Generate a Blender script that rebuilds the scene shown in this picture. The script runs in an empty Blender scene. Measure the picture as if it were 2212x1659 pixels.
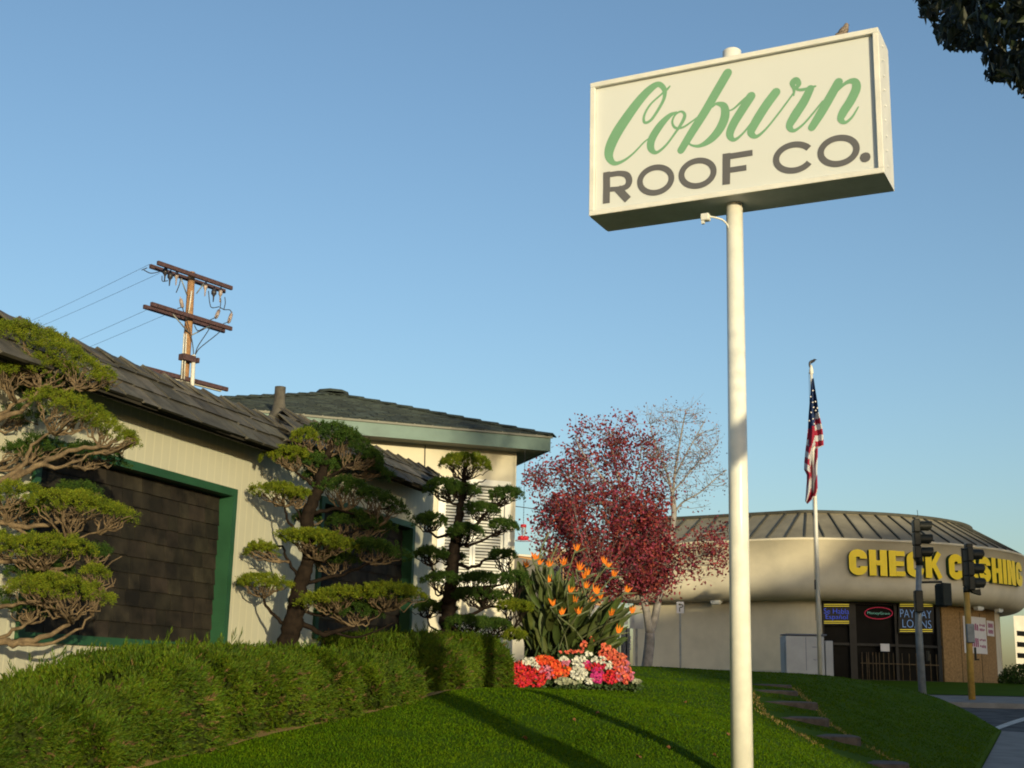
import bpy, math, random
import numpy as np
from mathutils import Vector, Matrix
random.seed(7); RNG = np.random.default_rng(11)
# ------------------------------------------------------------------ camera
SC = bpy.context.scene
COL = SC.collection
FPX = 2800.; CX = 1106.; CY = 829.5
_up = np.array([287, 12061, -2800.]); _up /= np.linalg.norm(_up)
_f = np.array([0, 0, -1.]); _Y = _f - _f.dot(_up)*_up; _Y /= np.linalg.norm(_Y)
_X = np.cross(_Y, _up)
RM = np.array([_X, _Y, _up])
def ray(x, y):
    v = RM @ np.array([x-CX, CY-y, -FPX]); return v/v[1]
def P(x, y, Y): return ray(x, y)*Y
def proj(p):
    c = np.asarray(p, float) @ RM
    return np.stack([CX-FPX*c[..., 0]/c[..., 2], CY+FPX*c[..., 1]/c[..., 2]], -1)
def hit(x, y, o, n):
    r = ray(x, y); n = np.array(n, float); return r*(np.dot(n, o)/np.dot(n, r))
cam_d = bpy.data.cameras.new('camera'); cam = bpy.data.objects.new('camera', cam_d)
COL.objects.link(cam); SC.camera = cam
cam_d.sensor_width = 36; cam_d.lens = 36*FPX/2212; cam_d.clip_end = 2000; cam_d.clip_start = .05
cam.matrix_world = Matrix([list(RM[i])+[0] for i in range(3)]+[[0, 0, 0, 1]])
# ------------------------------------------------------------------ light
SUN_EL = math.radians(6.5); SUN_AZ = math.radians(159)      # compass-like: 0 = +Y, clockwise
W = bpy.data.worlds.new('World'); SC.world = W; W.use_nodes = True
nt = W.node_tree; nt.nodes.clear()
sky = nt.nodes.new('ShaderNodeTexSky'); sky.sky_type = 'NISHITA'; sky.sun_disc = False
sky.sun_elevation = SUN_EL; sky.sun_rotation = SUN_AZ
sky.altitude = 0; sky.air_density = 1.0; sky.dust_density = 2.0; sky.ozone_density = 2.2
bg = nt.nodes.new('ShaderNodeBackground'); bg.inputs[1].default_value = .15
wo = nt.nodes.new('ShaderNodeOutputWorld')
nt.links.new(sky.outputs[0], bg.inputs[0]); nt.links.new(bg.outputs[0], wo.inputs[0])
sd = bpy.data.lights.new('sun', 'SUN'); sd.energy = 3.0; sd.angle = math.radians(.7); sd.color = (1, .85, .52)
sun = bpy.data.objects.new('sun', sd); COL.objects.link(sun)
SDIR = Vector((-math.sin(SUN_AZ), -math.cos(SUN_AZ), -math.tan(SUN_EL))).normalized()
sun.rotation_mode = 'QUATERNION'; sun.rotation_quaternion = SDIR.to_track_quat('-Z', 'Y')
SC.view_settings.view_transform = 'Standard'; SC.view_settings.look = 'None'
SC.view_settings.exposure = .76; SC.view_settings.gamma = 1
SC.render.engine = 'CYCLES'; SC.cycles.pixel_filter_type = 'BLACKMAN_HARRIS'; SC.cycles.filter_width = 1.9
# ------------------------------------------------------------------ helpers
BASE = {}
def link_props(o, label=None, cat=None, group=None, kind=None, category=None):
    cat = cat or category
    if label: o['label'] = label
    if cat: o['category'] = cat
    if group: o['group'] = group
    if kind: o['kind'] = kind
    return o
def thing(name, loc, label, cat, group=None):
    o = bpy.data.objects.new(name, None); COL.objects.link(o); o.location = Vector(loc)
    o.empty_display_size = .2; BASE[o] = np.array(loc, float)
    return link_props(o, label, cat, group)
class MB:
    def __init__(s): s.v = []; s.f = []; s.m = []; s.n = 0; s.sm = []
    def add(s, V, F, mi=0, smooth=False):
        V = [tuple(map(float, p)) for p in V]
        s.v += V; s.f += [tuple(i+s.n for i in f) for f in F]; s.m += [mi]*len(F); s.sm += [smooth]*len(F); s.n += len(V); return s
    def box(s, c, h, ax=None, mi=0, bev=0):
        c = np.array(c, float); ax = np.eye(3) if ax is None else np.array(ax, float)
        if bev > 0:
            b = bev; V = []; 
            # chamfered box via 24 verts
            for sx in (-1, 1):
                for sy in (-1, 1):
                    for sz in (-1, 1):
                        S = np.array([sx, sy, sz]); H = np.array(h)
                        for k in range(3):
                            q = H-b; q = q.copy(); q[k] = H[k]; V.append(c+(S*q)@ax)
            idx = lambda a, b_, d, k: ((a*2+b_)*2+d)*3+k
            F = []
            for k in range(3):
                for sgn in (0, 1):
                    o = [i for i in range(3) if i != k]; ring = []
                    for (p, q) in ((0, 0), (1, 0), (1, 1), (0, 1)):
                        t = [0, 0, 0]; t[k] = sgn; t[o[0]] = p; t[o[1]] = q; ring.append(idx(*t, k))
                    F.append(ring)
            for k in range(3):
                o = [i for i in range(3) if i != k]
                for p in (0, 1):
                    for q in (0, 1):
                        t0 = [0, 0, 0]; t0[o[0]] = p; t0[o[1]] = q; t1 = list(t0); t1[k] = 1
                        F.append([idx(*t0, o[0]), idx(*t0, o[1]), idx(*t1, o[1]), idx(*t1, o[0])])
            for i in range(8): F.append([i*3, i*3+1, i*3+2])
            return s.add(V, F, mi)
        V = [c+(np.array([x, y, z])*h)@ax for x in (-1, 1) for y in (-1, 1) for z in (-1, 1)]
        return s.add(V, [(0, 1, 3, 2), (4, 6, 7, 5), (0, 4, 5, 1), (2, 3, 7, 6), (0, 2, 6, 4), (1, 5, 7, 3)], mi)
    def tube(s, pts, rad, n=8, mi=0, cap=True, smooth=True):
        pts = np.array(pts, float); m = len(pts)
        rad = np.full(m, rad, float) if np.isscalar(rad) else np.array(rad, float)
        T = np.gradient(pts, axis=0); T /= np.linalg.norm(T, axis=1)[:, None]+1e-12
        a = np.array([0, 0, 1.]) if abs(T[0][2]) < .9 else np.array([1., 0, 0]); V = []
        u = np.cross(T[0], a); u /= np.linalg.norm(u)+1e-9
        for i in range(m):
            u = u-T[i]*np.dot(u, T[i]); u /= np.linalg.norm(u)+1e-12; w = np.cross(T[i], u)
            for k in range(n):
                t = 2*math.pi*k/n; V.append(pts[i]+rad[i]*(math.cos(t)*u+math.sin(t)*w))
        F = [(i*n+k, i*n+(k+1) % n, (i+1)*n+(k+1) % n, (i+1)*n+k) for i in range(m-1) for k in range(n)]
        s.add(V, F, mi, smooth)
        if cap:
            s.f += [tuple(s.n-m*n+k for k in range(n))[::-1], tuple(s.n-n+k for k in range(n))]; s.m += [mi]*2; s.sm += [False]*2
        return s
    def prism(s, poly, d, mi=0, mi_side=None):
        """poly: 3D points (ordered), extruded by vector d"""
        n = len(poly); d = np.array(d, float); A = [np.array(p, float) for p in poly]
        s.add(A+[p+d for p in A], [tuple(range(n)), tuple(range(2*n-1, n-1, -1))], mi)
        s.add(A+[p+d for p in A], [(i, (i+1) % n, n+(i+1) % n, n+i) for i in range(n)], mi if mi_side is None else mi_side)
        return s
    def lathe(s, c, prof, n=20, mi=0, ax=None, smooth=True):
        c = np.array(c, float); ax = np.eye(3) if ax is None else np.array(ax, float); V = []
        for r, z in prof:
            for k in range(n):
                t = 2*math.pi*k/n; V.append(c+np.array([r*math.cos(t), r*math.sin(t), z])@ax)
        F = [(i*n+k, i*n+(k+1) % n, (i+1)*n+(k+1) % n, (i+1)*n+k) for i in range(len(prof)-1) for k in range(n)]
        return s.add(V, F, mi, smooth)
    def build(s, name, mats, parent=None, **kw):
        b = BASE.get(parent, np.zeros(3)) if parent else np.zeros(3)
        me = bpy.data.meshes.new(name)
        V = np.array(s.v)-b if s.v else np.zeros((0, 3))
        me.from_pydata([tuple(p) for p in V], [], s.f)
        if not isinstance(mats, (list, tuple)): mats = [mats]
        for m in mats: me.materials.append(m)
        me.polygons.foreach_set('material_index', s.m); me.polygons.foreach_set('use_smooth', s.sm)
        import bmesh
        bm = bmesh.new(); bm.from_mesh(me); bmesh.ops.recalc_face_normals(bm, faces=bm.faces); bm.to_mesh(me); bm.free()
        me.update()
        o = bpy.data.objects.new(name, me); COL.objects.link(o)
        if parent: o.parent = parent; BASE[o] = b
        return link_props(o, **kw)
def npmesh(name, V, F, mats, parent=None, mi=None, smooth=False, **kw):
    b = BASE.get(parent, np.zeros(3)) if parent else np.zeros(3)
    V = np.asarray(V, np.float32)-b.astype(np.float32); F = np.asarray(F, np.int32); k = F.shape[1]
    me = bpy.data.meshes.new(name); me.vertices.add(len(V)); me.vertices.foreach_set('co', V.ravel())
    me.loops.add(F.size); me.loops.foreach_set('vertex_index', F.ravel())
    me.polygons.add(len(F)); me.polygons.foreach_set('loop_start', np.arange(0, F.size, k, dtype=np.int32))
    if not isinstance(mats, (list, tuple)): mats = [mats]
    for m in mats: me.materials.append(m)
    if mi is not None: me.polygons.foreach_set('material_index', np.asarray(mi, np.int32))
    me.polygons.foreach_set('use_smooth', np.full(len(F), smooth))
    me.update(calc_edges=True); me.validate()
    o = bpy.data.objects.new(name, me); COL.objects.link(o)
    if parent: o.parent = parent; BASE[o] = b
    return link_props(o, **kw)
def unit(v): return v/(np.linalg.norm(v, axis=-1, keepdims=True)+1e-9)
def leaves(C, D, L, Wd, fold=.25, base=.35):
    """rhombic leaf quads: C centre/base points, D directions, L length, Wd width"""
    n = len(C); D = unit(D); r = unit(np.cross(D, RNG.normal(size=(n, 3)))); up = np.cross(D, r)
    L = np.broadcast_to(L, n)[:, None]; Wd = np.broadcast_to(Wd, n)[:, None]
    a = C; t = C+D*L; m = C+D*L*base
    V = np.stack([a, m+r*Wd/2+up*Wd*fold, t, m-r*Wd/2+up*Wd*fold], 1).reshape(-1, 3)
    return V, np.arange(n*4).reshape(n, 4)
def cat(L):
    Vs, Fs, o = [], [], 0
    for V, F in L: Vs.append(V); Fs.append(F+o); o += len(V)
    return np.concatenate(Vs), np.concatenate(Fs)
# ------------------------------------------------------------------ materials
def mat(name, col, rough=.7, var=.12, scale=3., bump=0., bscale=None, metal=0., spec=.3, col2=None, det=6, island=0., trans=0., emit=None, estr=1., rough2=None):
    m = bpy.data.materials.new(name); m.use_nodes = True; n = m.node_tree; b = n.nodes['Principled BSDF']
    b.inputs['Roughness'].default_value = rough; b.inputs['Metallic'].default_value = metal
    b.inputs['Specular IOR Level'].default_value = spec
    geo = n.nodes.new('ShaderNodeNewGeometry'); no = n.nodes.new('ShaderNodeTexNoise')
    no.inputs['Scale'].default_value = scale; no.inputs['Detail'].default_value = det; no.inputs['Roughness'].default_value = .62
    n.links.new(geo.outputs['Position'], no.inputs['Vector'])
    c1 = np.array(col[:3]); c2 = np.array(col2[:3]) if col2 else c1*(1-var*1.6); ca = c1 if col2 else c1*(1+var*.6)
    rp = n.nodes.new('ShaderNodeValToRGB'); rp.color_ramp.elements[0].position = .33; rp.color_ramp.elements[1].position = .67
    rp.color_ramp.elements[0].color = (*c2, 1); rp.color_ramp.elements[1].color = (*np.clip(ca, 0, 1), 1)
    n.links.new(no.outputs['Fac'], rp.inputs['Fac']); out = rp.outputs[0]
    if island > 0:
        hs = n.nodes.new('ShaderNodeHueSaturation'); mr = n.nodes.new('ShaderNodeMapRange'); mr.inputs[3].default_value = 1-island; mr.inputs[4].default_value = 1+island
        n.links.new(geo.outputs['Random Per Island'], mr.inputs[0]); n.links.new(mr.outputs[0], hs.inputs['Value'])
        mh = n.nodes.new('ShaderNodeMapRange'); mh.inputs[3].default_value = .5-.03*island*2; mh.inputs[4].default_value = .5+.03*island*2
        wn = n.nodes.new('ShaderNodeTexWhiteNoise'); wn.noise_dimensions = '1D'
        n.links.new(geo.outputs['Random Per Island'], wn.inputs['W']); n.links.new(wn.outputs['Value'], mh.inputs[0]); n.links.new(mh.outputs[0], hs.inputs['Hue'])
        n.links.new(out, hs.inputs['Color']); out = hs.outputs[0]
    n.links.new(out, b.inputs['Base Color'])
    if bump > 0:
        n2 = n.nodes.new('ShaderNodeTexNoise'); n2.inputs['Scale'].default_value = bscale or scale*8; n2.inputs['Detail'].default_value = 5
        n.links.new(geo.outputs['Position'], n2.inputs['Vector'])
        bp = n.nodes.new('ShaderNodeBump'); bp.inputs['Strength'].default_value = min(1, bump*8); bp.inputs['Distance'].default_value = bump
        n.links.new(n2.outputs['Fac'], bp.inputs['Height']); n.links.new(bp.outputs[0], b.inputs['Normal'])
    if trans > 0:
        tr = n.nodes.new('ShaderNodeBsdfTranslucent'); mx = n.nodes.new('ShaderNodeMixShader'); mx.inputs[0].default_value = trans
        n.links.new(out, tr.inputs[0]); o = n.nodes['Material Output']
        n.links.new(b.outputs[0], mx.inputs[1]); n.links.new(tr.outputs[0], mx.inputs[2]); n.links.new(mx.outputs[0], o.inputs[0])
    if emit:
        b.inputs['Emission Color'].default_value = (*emit, 1); b.inputs['Emission Strength'].default_value = estr
    m['out'] = 0
    return m
def siding_mat(name, col, col2, dvec, pitch):
    m = mat(name, col, .6, .05, 1.3); n = m.node_tree; b = n.nodes['Principled BSDF']
    geo = n.nodes.new('ShaderNodeNewGeometry'); dt = n.nodes.new('ShaderNodeVectorMath'); dt.operation = 'DOT_PRODUCT'
    dt.inputs[1].default_value = tuple(np.array(dvec)/pitch); n.links.new(geo.outputs['Position'], dt.inputs[0])
    fr = n.nodes.new('ShaderNodeMath'); fr.operation = 'FRACT'; n.links.new(dt.outputs['Value'], fr.inputs[0])
    lt = n.nodes.new('ShaderNodeMath'); lt.operation = 'LESS_THAN'; lt.inputs[1].default_value = .12; n.links.new(fr.outputs[0], lt.inputs[0])
    src = b.inputs['Base Color'].links[0].from_socket
    mx = n.nodes.new('ShaderNodeMix'); mx.data_type = 'RGBA'; mx.inputs[7].default_value = (*col2, 1)
    n.links.new(lt.outputs[0], mx.inputs[0]); n.links.new(src, mx.inputs[6]); n.links.new(mx.outputs[2], b.inputs['Base Color'])
    inv = n.nodes.new('ShaderNodeMath'); inv.operation = 'SUBTRACT'; inv.inputs[0].default_value = 1; n.links.new(lt.outputs[0], inv.inputs[1])
    bp = n.nodes.new('ShaderNodeBump'); bp.inputs['Strength'].default_value = .5; bp.inputs['Distance'].default_value = .006
    n.links.new(inv.outputs[0], bp.inputs['Height']); n.links.new(bp.outputs[0], b.inputs['Normal'])
    return m
M = {}
M['white_paint'] = mat('white_enamel', (.74, .73, .66), .25, .07, 7, spec=.5)
M['sign_face'] = mat('sign_plastic', (.56, .585, .575), .3, .012, 1.5, spec=.4)
M['sign_metal'] = mat('sign_metal', (.64, .64, .60), .4, .08, 5, spec=.4)
M['sign_under'] = mat('sign_under', (.60, .62, .64), .5, .1, 4)
M['letter_green'] = mat('letter_green', (.16, .33, .20), .4, .05, 2)
M['letter_brown'] = mat('letter_brown', (.105, .105, .112), .4, .05, 2)
M['trim_green'] = mat('green_trim_paint', (.018, .068, .034), .45, .12, 4)
M['aqua_trim'] = mat('aqua_trim_paint', (.10, .165, .15), .5, .1, 3)
M['wall_cream'] = mat('cream_stucco', (.56, .52, .41), .85, .05, 2, bump=.002, bscale=120)
M['shake'] = mat('roof_shake', (.085, .080, .066), .85, .3, 6, bump=.006, bscale=45, island=.35)
M['roof_green'] = mat('roof_dark_shingle', (.040, .052, .045), .9, .3, 8, bump=.005, bscale=60, island=.3)
M['dark_panel'] = mat('dark_shake', (.019, .0155, .0105), .8, .5, 5, bump=.006, bscale=40, island=.45)
M['soffit'] = mat('soffit_dark', (.05, .045, .038), .85, .2, 4)
M['soffit_grey'] = mat('soffit_grey', (.20, .20, .17), .85, .1, 4)
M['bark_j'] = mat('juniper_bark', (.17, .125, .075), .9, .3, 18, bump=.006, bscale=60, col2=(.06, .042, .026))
M['bark_dark'] = mat('shaded_juniper_bark', (.022, .016, .012), .95, .3, 18, spec=.05, bump=.010, bscale=45, col2=(.009, .007, .006))  # darker copy of the juniper bark, shade on the trunks put into the colour
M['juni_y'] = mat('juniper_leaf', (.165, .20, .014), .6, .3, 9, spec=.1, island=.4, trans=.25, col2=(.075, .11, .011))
M['juni_d'] = mat('juniper_leaf_dark', (.05, .092, .014), .6, .3, 7, spec=.1, island=.4, trans=.2, col2=(.025, .055, .012))  # darker copy of the juniper leaf, with shade put into its colour
M['hedge'] = mat('hedge_leaf', (.080, .126, .007), .5, .3, 2.6, spec=.1, island=.55, trans=.2, col2=(.030, .056, .005))
M['hedge_dead'] = mat('dead_frond', (.10, .065, .022), .8, .3, 8, island=.4)
M['hedge_in'] = mat('hedge_inside_dark', (.022, .032, .008), 1, .9, 30, spec=0., bump=.03, bscale=50)  # dark inside of the hedge; the shade between sprays is in this colour
M['grass'] = mat('grass_blade', (.060, .112, .0015), .7, .2, 1.6, spec=.06, island=.3, trans=.2, col2=(.036, .078, .0015))
M['lawn'] = mat('lawn_turf', (.050, .096, .0015), .95, .3, 1.1, spec=.06, bump=.012, bscale=90, col2=(.034, .072, .0015), det=12)
M['dirt'] = mat('bare_soil', (.16, .10, .05), .95, .3, 9, bump=.01)
M['stone'] = mat('step_stone', (.08, .068, .060), .9, .25, 9, bump=.004, bscale=90)
M['asphalt'] = mat('asphalt', (.062, .062, .066), .9, .45, 1.7, bump=.004, bscale=160)
M['concrete'] = mat('concrete', (.20, .195, .185), .9, .15, 3, bump=.003, bscale=80)
M['road_paint'] = mat('road_paint', (.5, .5, .47), .8, .3, 12)
M['wall_tan'] = mat('tan_stucco', (.60, .54, .41), .9, .10, .9, bump=.002, bscale=120)
M['wall_base'] = mat('tan_stucco_base', (.42, .39, .31), .9, .07, 1.5)
M['metal_roof'] = mat('weathered_metal_roof', (.25, .225, .165), .7, .35, 1.1, col2=(.15, .135, .10))
M['seam'] = mat('roof_seam', (.06, .06, .05), .7, .2, 4)
M['yellow'] = mat('yellow_acrylic', (.95, .69, .015), .35, .05, 2)
M['return_green'] = mat('letter_return_green', (.02, .06, .02), .6, .1, 3)
M['glass_dark'] = mat('dark_glass', (.007, .007, .007), .35, .3, 1, spec=.05)
M['frame_dark'] = mat('dark_frame', (.014, .013, .012), .5, .2, 4)
M['osb'] = mat('plywood_board', (.34, .21, .09), .9, .3, 14, col2=(.19, .115, .05), det=9)
M['paper'] = mat('paper', (.62, .60, .60), .9, .05, 4)
M['magenta'] = mat('magenta_ink', (.30, .06, .16), .9, .2, 20)
M['neon_blue'] = mat('neon_blue', (.02, .04, .3), .5, 0, 1, emit=(.07, .13, .75), estr=.4)
M['neon_pale'] = mat('neon_pale', (.1, .2, .3), .5, 0, 1, emit=(.16, .26, .50), estr=.3)
M['neon_yel'] = mat('neon_yellow', (.4, .3, .02), .5, 0, 1, emit=(.75, .58, .06), estr=.45)
M['neon_red'] = mat('neon_red', (.4, .02, .05), .5, 0, 1, emit=(.6, .03, .08), estr=.2)
M['neon_green'] = mat('neon_green', (.1, .3, .2), .5, 0, 1, emit=(.12, .30, .22), estr=.6)
M['cab_grey'] = mat('cabinet_grey', (.36, .38, .40), .5, .08, 2)
M['cab_dark'] = mat('cabinet_trim', (.10, .12, .16), .5, .1, 2)
M['galv'] = mat('galvanised', (.19, .215, .23), .5, .15, 6, metal=.2)
M['pole_yel'] = mat('yellow_pole', (.42, .26, .055), .6, .2, 5)
M['sig_dark'] = mat('signal_housing', (.013, .015, .010), .5, .2, 5)
M['flag_pole'] = mat('flagpole_paint', (.55, .55, .52), .4, .06, 5)
M['flag_red'] = mat('flag_red', (.34, .02, .05), .8, .1, 6, trans=.25)
M['flag_white'] = mat('flag_white', (.55, .55, .58), .8, .05, 6, trans=.25)
M['flag_blue'] = mat('flag_blue', (.02, .04, .12), .8, .1, 6, trans=.15)
M['wood_pole'] = mat('pole_wood', (.30, .17, .085), .9, .25, 9, bump=.004, bscale=60)
M['crossarm'] = mat('crossarm_wood', (.07, .04, .045), .9, .3, 12)
M['wire'] = mat('wire', (.03, .03, .035), .6, .1, 3)
M['porcelain'] = mat('insulator', (.30, .25, .24), .4, .2, 6)
M['insul_dark'] = mat('insulator_dark', (.03, .03, .04), .4, .2, 6)
M['pvc'] = mat('pvc', (.5, .5, .46), .5, .06, 4)
M['bark_w'] = mat('pale_bark', (.31, .29, .28), .9, .2, 7, col2=(.16, .15, .145), bump=.004)
M['red_leaf'] = mat('red_leaf', (.33, .060, .072), .6, .3, 2.5, spec=.1, island=.5, trans=.3, col2=(.10, .016, .024))
M['brown_leaf'] = mat('brown_leaf', (.26, .13, .12), .7, .3, 2.5, island=.5, trans=.3)
M['bop_leaf'] = mat('paddle_leaf', (.058, .082, .020), .5, .25, 5, island=.35, trans=.12)
M['bop_stalk'] = mat('flower_stalk', (.12, .14, .07), .6, .2, 5)
M['leaf_stalk'] = mat('leaf_stalk', (.035, .060, .020), .6, .2, 5)
M['orange'] = mat('orange_petal', (.74, .235, .02), .6, .1, 8, island=.25, trans=.2)
M['shutter'] = mat('white_slats', (.72, .72, .68), .5, .04, 3)
M['pane'] = mat('window_glass', (.02, .03, .04), .05, .2, 1, spec=.8)
M['red_plastic'] = mat('red_plastic', (.60, .03, .05), .3, .1, 4)
M['far_orange'] = mat('far_orange_wall', (.42, .24, .11), .9, .05, 1)
M['far_grey'] = mat('far_grey_roof', (.16, .15, .13), .9, .1, 1)
M['far_white'] = mat('far_white', (.55, .53, .46), .8, .1, 1)
M['tree_leaf'] = mat('street_tree_leaf', (.014, .022, .008), .5, .3, 6, island=.4, trans=.06)  # very dark green, the crown's own shade is put into the colour
M['tree_bark'] = mat('street_tree_bark', (.14, .12, .10), .95, .3, 8, bump=.01)
M['bird'] = mat('bird_feathers', (.20, .16, .13), .8, .4, 40)
M['bird2'] = mat('bird_belly', (.35, .31, .26), .8, .2, 40)
M['imp_leaf'] = mat('impatiens_leaf', (.03, .06, .015), .6, .3, 12, island=.4)
for k, c in dict(red=(.62, .015, .02), orange=(.78, .10, .02), white=(.74, .74, .64), magenta=(.58, .03, .20), coral=(.72, .14, .08), pink=(.62, .18, .28), dusty=(.34, .36, .24)).items():
    M['imp_'+k] = mat('blossom_'+k, tuple(v*.8 for v in c), .6, .08, 10, island=.22, trans=.15)
# ------------------------------------------------------------------ terrain
EDGE_AZ = math.radians(22.5); EA = np.array([math.sin(EDGE_AZ), math.cos(EDGE_AZ)]); EB = np.array([-EA[1], EA[0]])  # along street / leftwards
E0 = np.array([6.02, 17.])
def B(x, y):
    x = np.asarray(x, float); y = np.asarray(y, float)
    r = np.where(y < 35, -1.7+.044*np.clip(y, -12, 35), np.minimum(.3, -.16+.066*(y-35)))
    w = np.clip((8.5-x)/4, 0, 1)*np.clip((y-25)/3, 0, 1); w = w*w*(3-2*w)
    return r*(1-w)+np.maximum(r, .22)*w
_ctl = [(400, 1645, 9.2), (740, 1570, 11.1), (920, 1525, 12.7), (1100, 1490, 14.9), (1107, 1487, 17.2), (1365, 1475, 19.6),
        (1362, 1438, 27), (1470, 1444, 27), (1581, 1450, 27), (1693, 1454, 27), (1781, 1459, 27), (1933, 1484, 26.5), (2004, 1502, 26), (2066, 1528, 25.3),
        (1665, 1480, 22), (1672, 1493, 20.5), (1698, 1517, 19), (1721, 1551, 17.5), (1782, 1590, 16), (1880, 1646, 14.5),
        (1542, 1659, 10.45), (1444, 1600, 11.2), (1350, 1557, 12.05), (1187, 1496, 13.7), (1187, 1584, 11.5), (1500, 1475, 22)]
_C = [tuple(P(*c)) for c in _ctl]
for yy in (-6, -2, 2, 5, 8, 11, 14, 17, 20, 22.5):
    xx = E0[0]+(yy-E0[1])*EA[0]/EA[1]; _C.append((xx, yy, float(B(xx, yy))+.1))
_C += [(9.0, 24., -.62), (-3.2, 6.5, -.85), (-6, 1, -1.05), (-8, -5, -1.3), (-9, 10, -.3), (-9, 20, .2), (-8, 28, .3), (2, 30, .36), (6, 29.5, .3), (-3, 17.5, .05), (-4, 11.5, -.22), (-5.5, 8, -.4)]
_C = np.array(_C)
def _phi(r2): return r2*np.log(r2+1e-9)*.5
def _tps():
    X = _C[:, :2]; n = len(X); K = _phi(((X[:, None]-X[None])**2).sum(-1))+np.eye(n)*.25
    Pm = np.c_[np.ones(n), X]; A = np.block([[K, Pm], [Pm.T, np.zeros((3, 3))]])
    return np.linalg.solve(A, np.r_[_C[:, 2], 0, 0, 0])
_w = _tps()
def LZ(x, y):
    q = np.stack([np.ravel(x), np.ravel(y)], -1).astype(float); out = []
    for i in range(0, len(q), 20000):
        c = q[i:i+20000]; out.append(_phi(((c[:, None]-_C[None, :, :2])**2).sum(-1))@_w[:-3]+_w[-3]+c@_w[-2:])
    return np.concatenate(out).reshape(np.shape(x))
AC = float(np.dot(np.array([9.0, 24.])-E0, EA))
def amax(b): return AC+3.2*(1-np.exp(-np.maximum(b, 0)/1.6))
# base ground sheet
gx = np.r_[-400, -200, -100, -60, np.arange(-40, 61, 2.), 80, 120, 220, 400]; gy = np.r_[-300, -100, -50, np.arange(-24, 61, 2.), 80, 120, 220, 400, 800]
XX, YY = np.meshgrid(gx, gy); ZZ = B(XX, YY)
und = np.where((XX < 1) & (YY < 32), -1.2, 0)*0
nx, ny = len(gx), len(gy)
def gridF(nx, ny): i = np.arange(nx-1); j = np.arange(ny-1)[:, None]*nx; a = (i+j).ravel(); return np.stack([a, a+1, a+nx+1, a+nx], 1)
npmesh('road', np.stack([XX, YY, ZZ], -1).reshape(-1, 3), gridF(nx, ny), M['asphalt'], kind='structure', smooth=True)
# lawn
nb, na = 70, 190
bb = np.linspace(0, 1, nb)**1.2*15; uu = np.linspace(0, 1, na)
BBg, UU = np.meshgrid(bb, uu); a0 = -26.; AA = a0+UU*(amax(BBg)-a0)
LX = E0[0]+AA*EA[0]+BBg*EB[0]; LY = E0[1]+AA*EA[1]+BBg*EB[1]; LZg = LZ(LX, LY)
ed = np.minimum(BBg/.25, (1-UU)*40/1.0); 
LZg = LZg+RNG.normal(0, .004, LZg.shape)
lawnV = np.stack([LX, LY, LZg], -1)
Vl = lawnV.reshape(-1, 3); Fl = gridF(nb, na)
# skirt down to the road
bd = [np.arange(na)*nb, (na-1)*nb+np.arange(nb)]
VV = [Vl]; FF = [Fl]; o = len(Vl)
for idx in bd:
    s = Vl[idx].copy(); s[:, 2] -= .9; VV.append(s); k = len(idx)
    FF.append(np.stack([idx[:-1], idx[1:], o+np.arange(1, k), o+np.arange(k-1)], 1)); o += k
npmesh('lawn', np.concatenate(VV), np.concatenate(FF), M['lawn'], kind='structure', smooth=True)
def strip(name, m, b0, b1, a_0, a_1, dz, z=None, n=60):
    V = []; 
    for a in np.linspace(a_0, a_1, n):
        for b in (b0, b1):
            p = E0+a*EA+b*EB; V.append((p[0], p[1], float(B(p[0], p[1]))+dz))
    F = [(2*i, 2*i+1, 2*i+3, 2*i+2) for i in range(n-1)]
    mb = MB(); mb.add(V, F)
    if dz > .05:
        V2 = [(v[0], v[1], v[2]-dz-.02) for v in V[0::2]]; mb.add(V[0::2]+V2, [(i, i+1, n+i+1, n+i) for i in range(n-1)])
        V2 = [(v[0], v[1], v[2]-dz-.02) for v in V[1::2]]; mb.add(V[1::2]+V2, [(i, i+1, n+i+1, n+i) for i in range(n-1)])
    mb.build(name, m, kind='structure')
strip('sidewalk', M['concrete'], -1.45, -.02, -26, AC-.3, .06)
strip('parkway_grass', M['lawn'], -2.6, -1.46, -26, AC-3, .08)
strip('kerb', M['concrete'], -2.78, -2.61, -26, AC-2, .10)
# far pavement and verge in front of the shop
def sheet(name, m, pts, dz, ns=14, **kw):
    """pts: list of (near, far) pairs of (x,y)"""
    V = []; 
    for (n_, f_) in pts:
        for t in np.linspace(0, 1, ns):
            q = np.array(n_)*(1-t)+np.array(f_)*t; V.append((q[0], q[1], float(B(*q))+dz))
    V = np.array(V); npmesh(name, V, gridF(ns, len(pts)), m, kind='structure', **kw)
sheet('far_sidewalk', M['concrete'], [((x, 32.4+.03*(x-10)), (x, 35.8+.05*(x-10))) for x in np.linspace(7.4, 40, 24)], .10)
mb = MB()
for x in np.linspace(7.4, 38, 18):
    y = 32.3+.03*(x-10); mb.box((x+.85, y, float(B(x, y))+.03), (.9, .09, .09))
mb.build('far_kerb', M['concrete'], kind='structure')
sheet('far_verge', M['lawn'], [((x, 35.8+.05*(x-10)), (x, 43.5)) for x in np.linspace(6.4, 40, 24)], .115)
# painted line curving over the junction
mb = MB(); pts = []
for t in np.linspace(0, 1, 14):
    px = 2120+t*170; py = 1583-42*math.sin(min(1, t*1.15)*1.45)
    for w in (0, 1):
        r = ray(px, py+w*(9-2*t)); Y = 1.7/(.044-r[2]); pts.append((r[0]*Y, Y, float(B(r[0]*Y, Y))+.006))
mb.add(pts, [(2*i, 2*i+1, 2*i+3, 2*i+2) for i in range(13)]); mb.build('road_marking', M['road_paint'], kind='structure')
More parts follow.
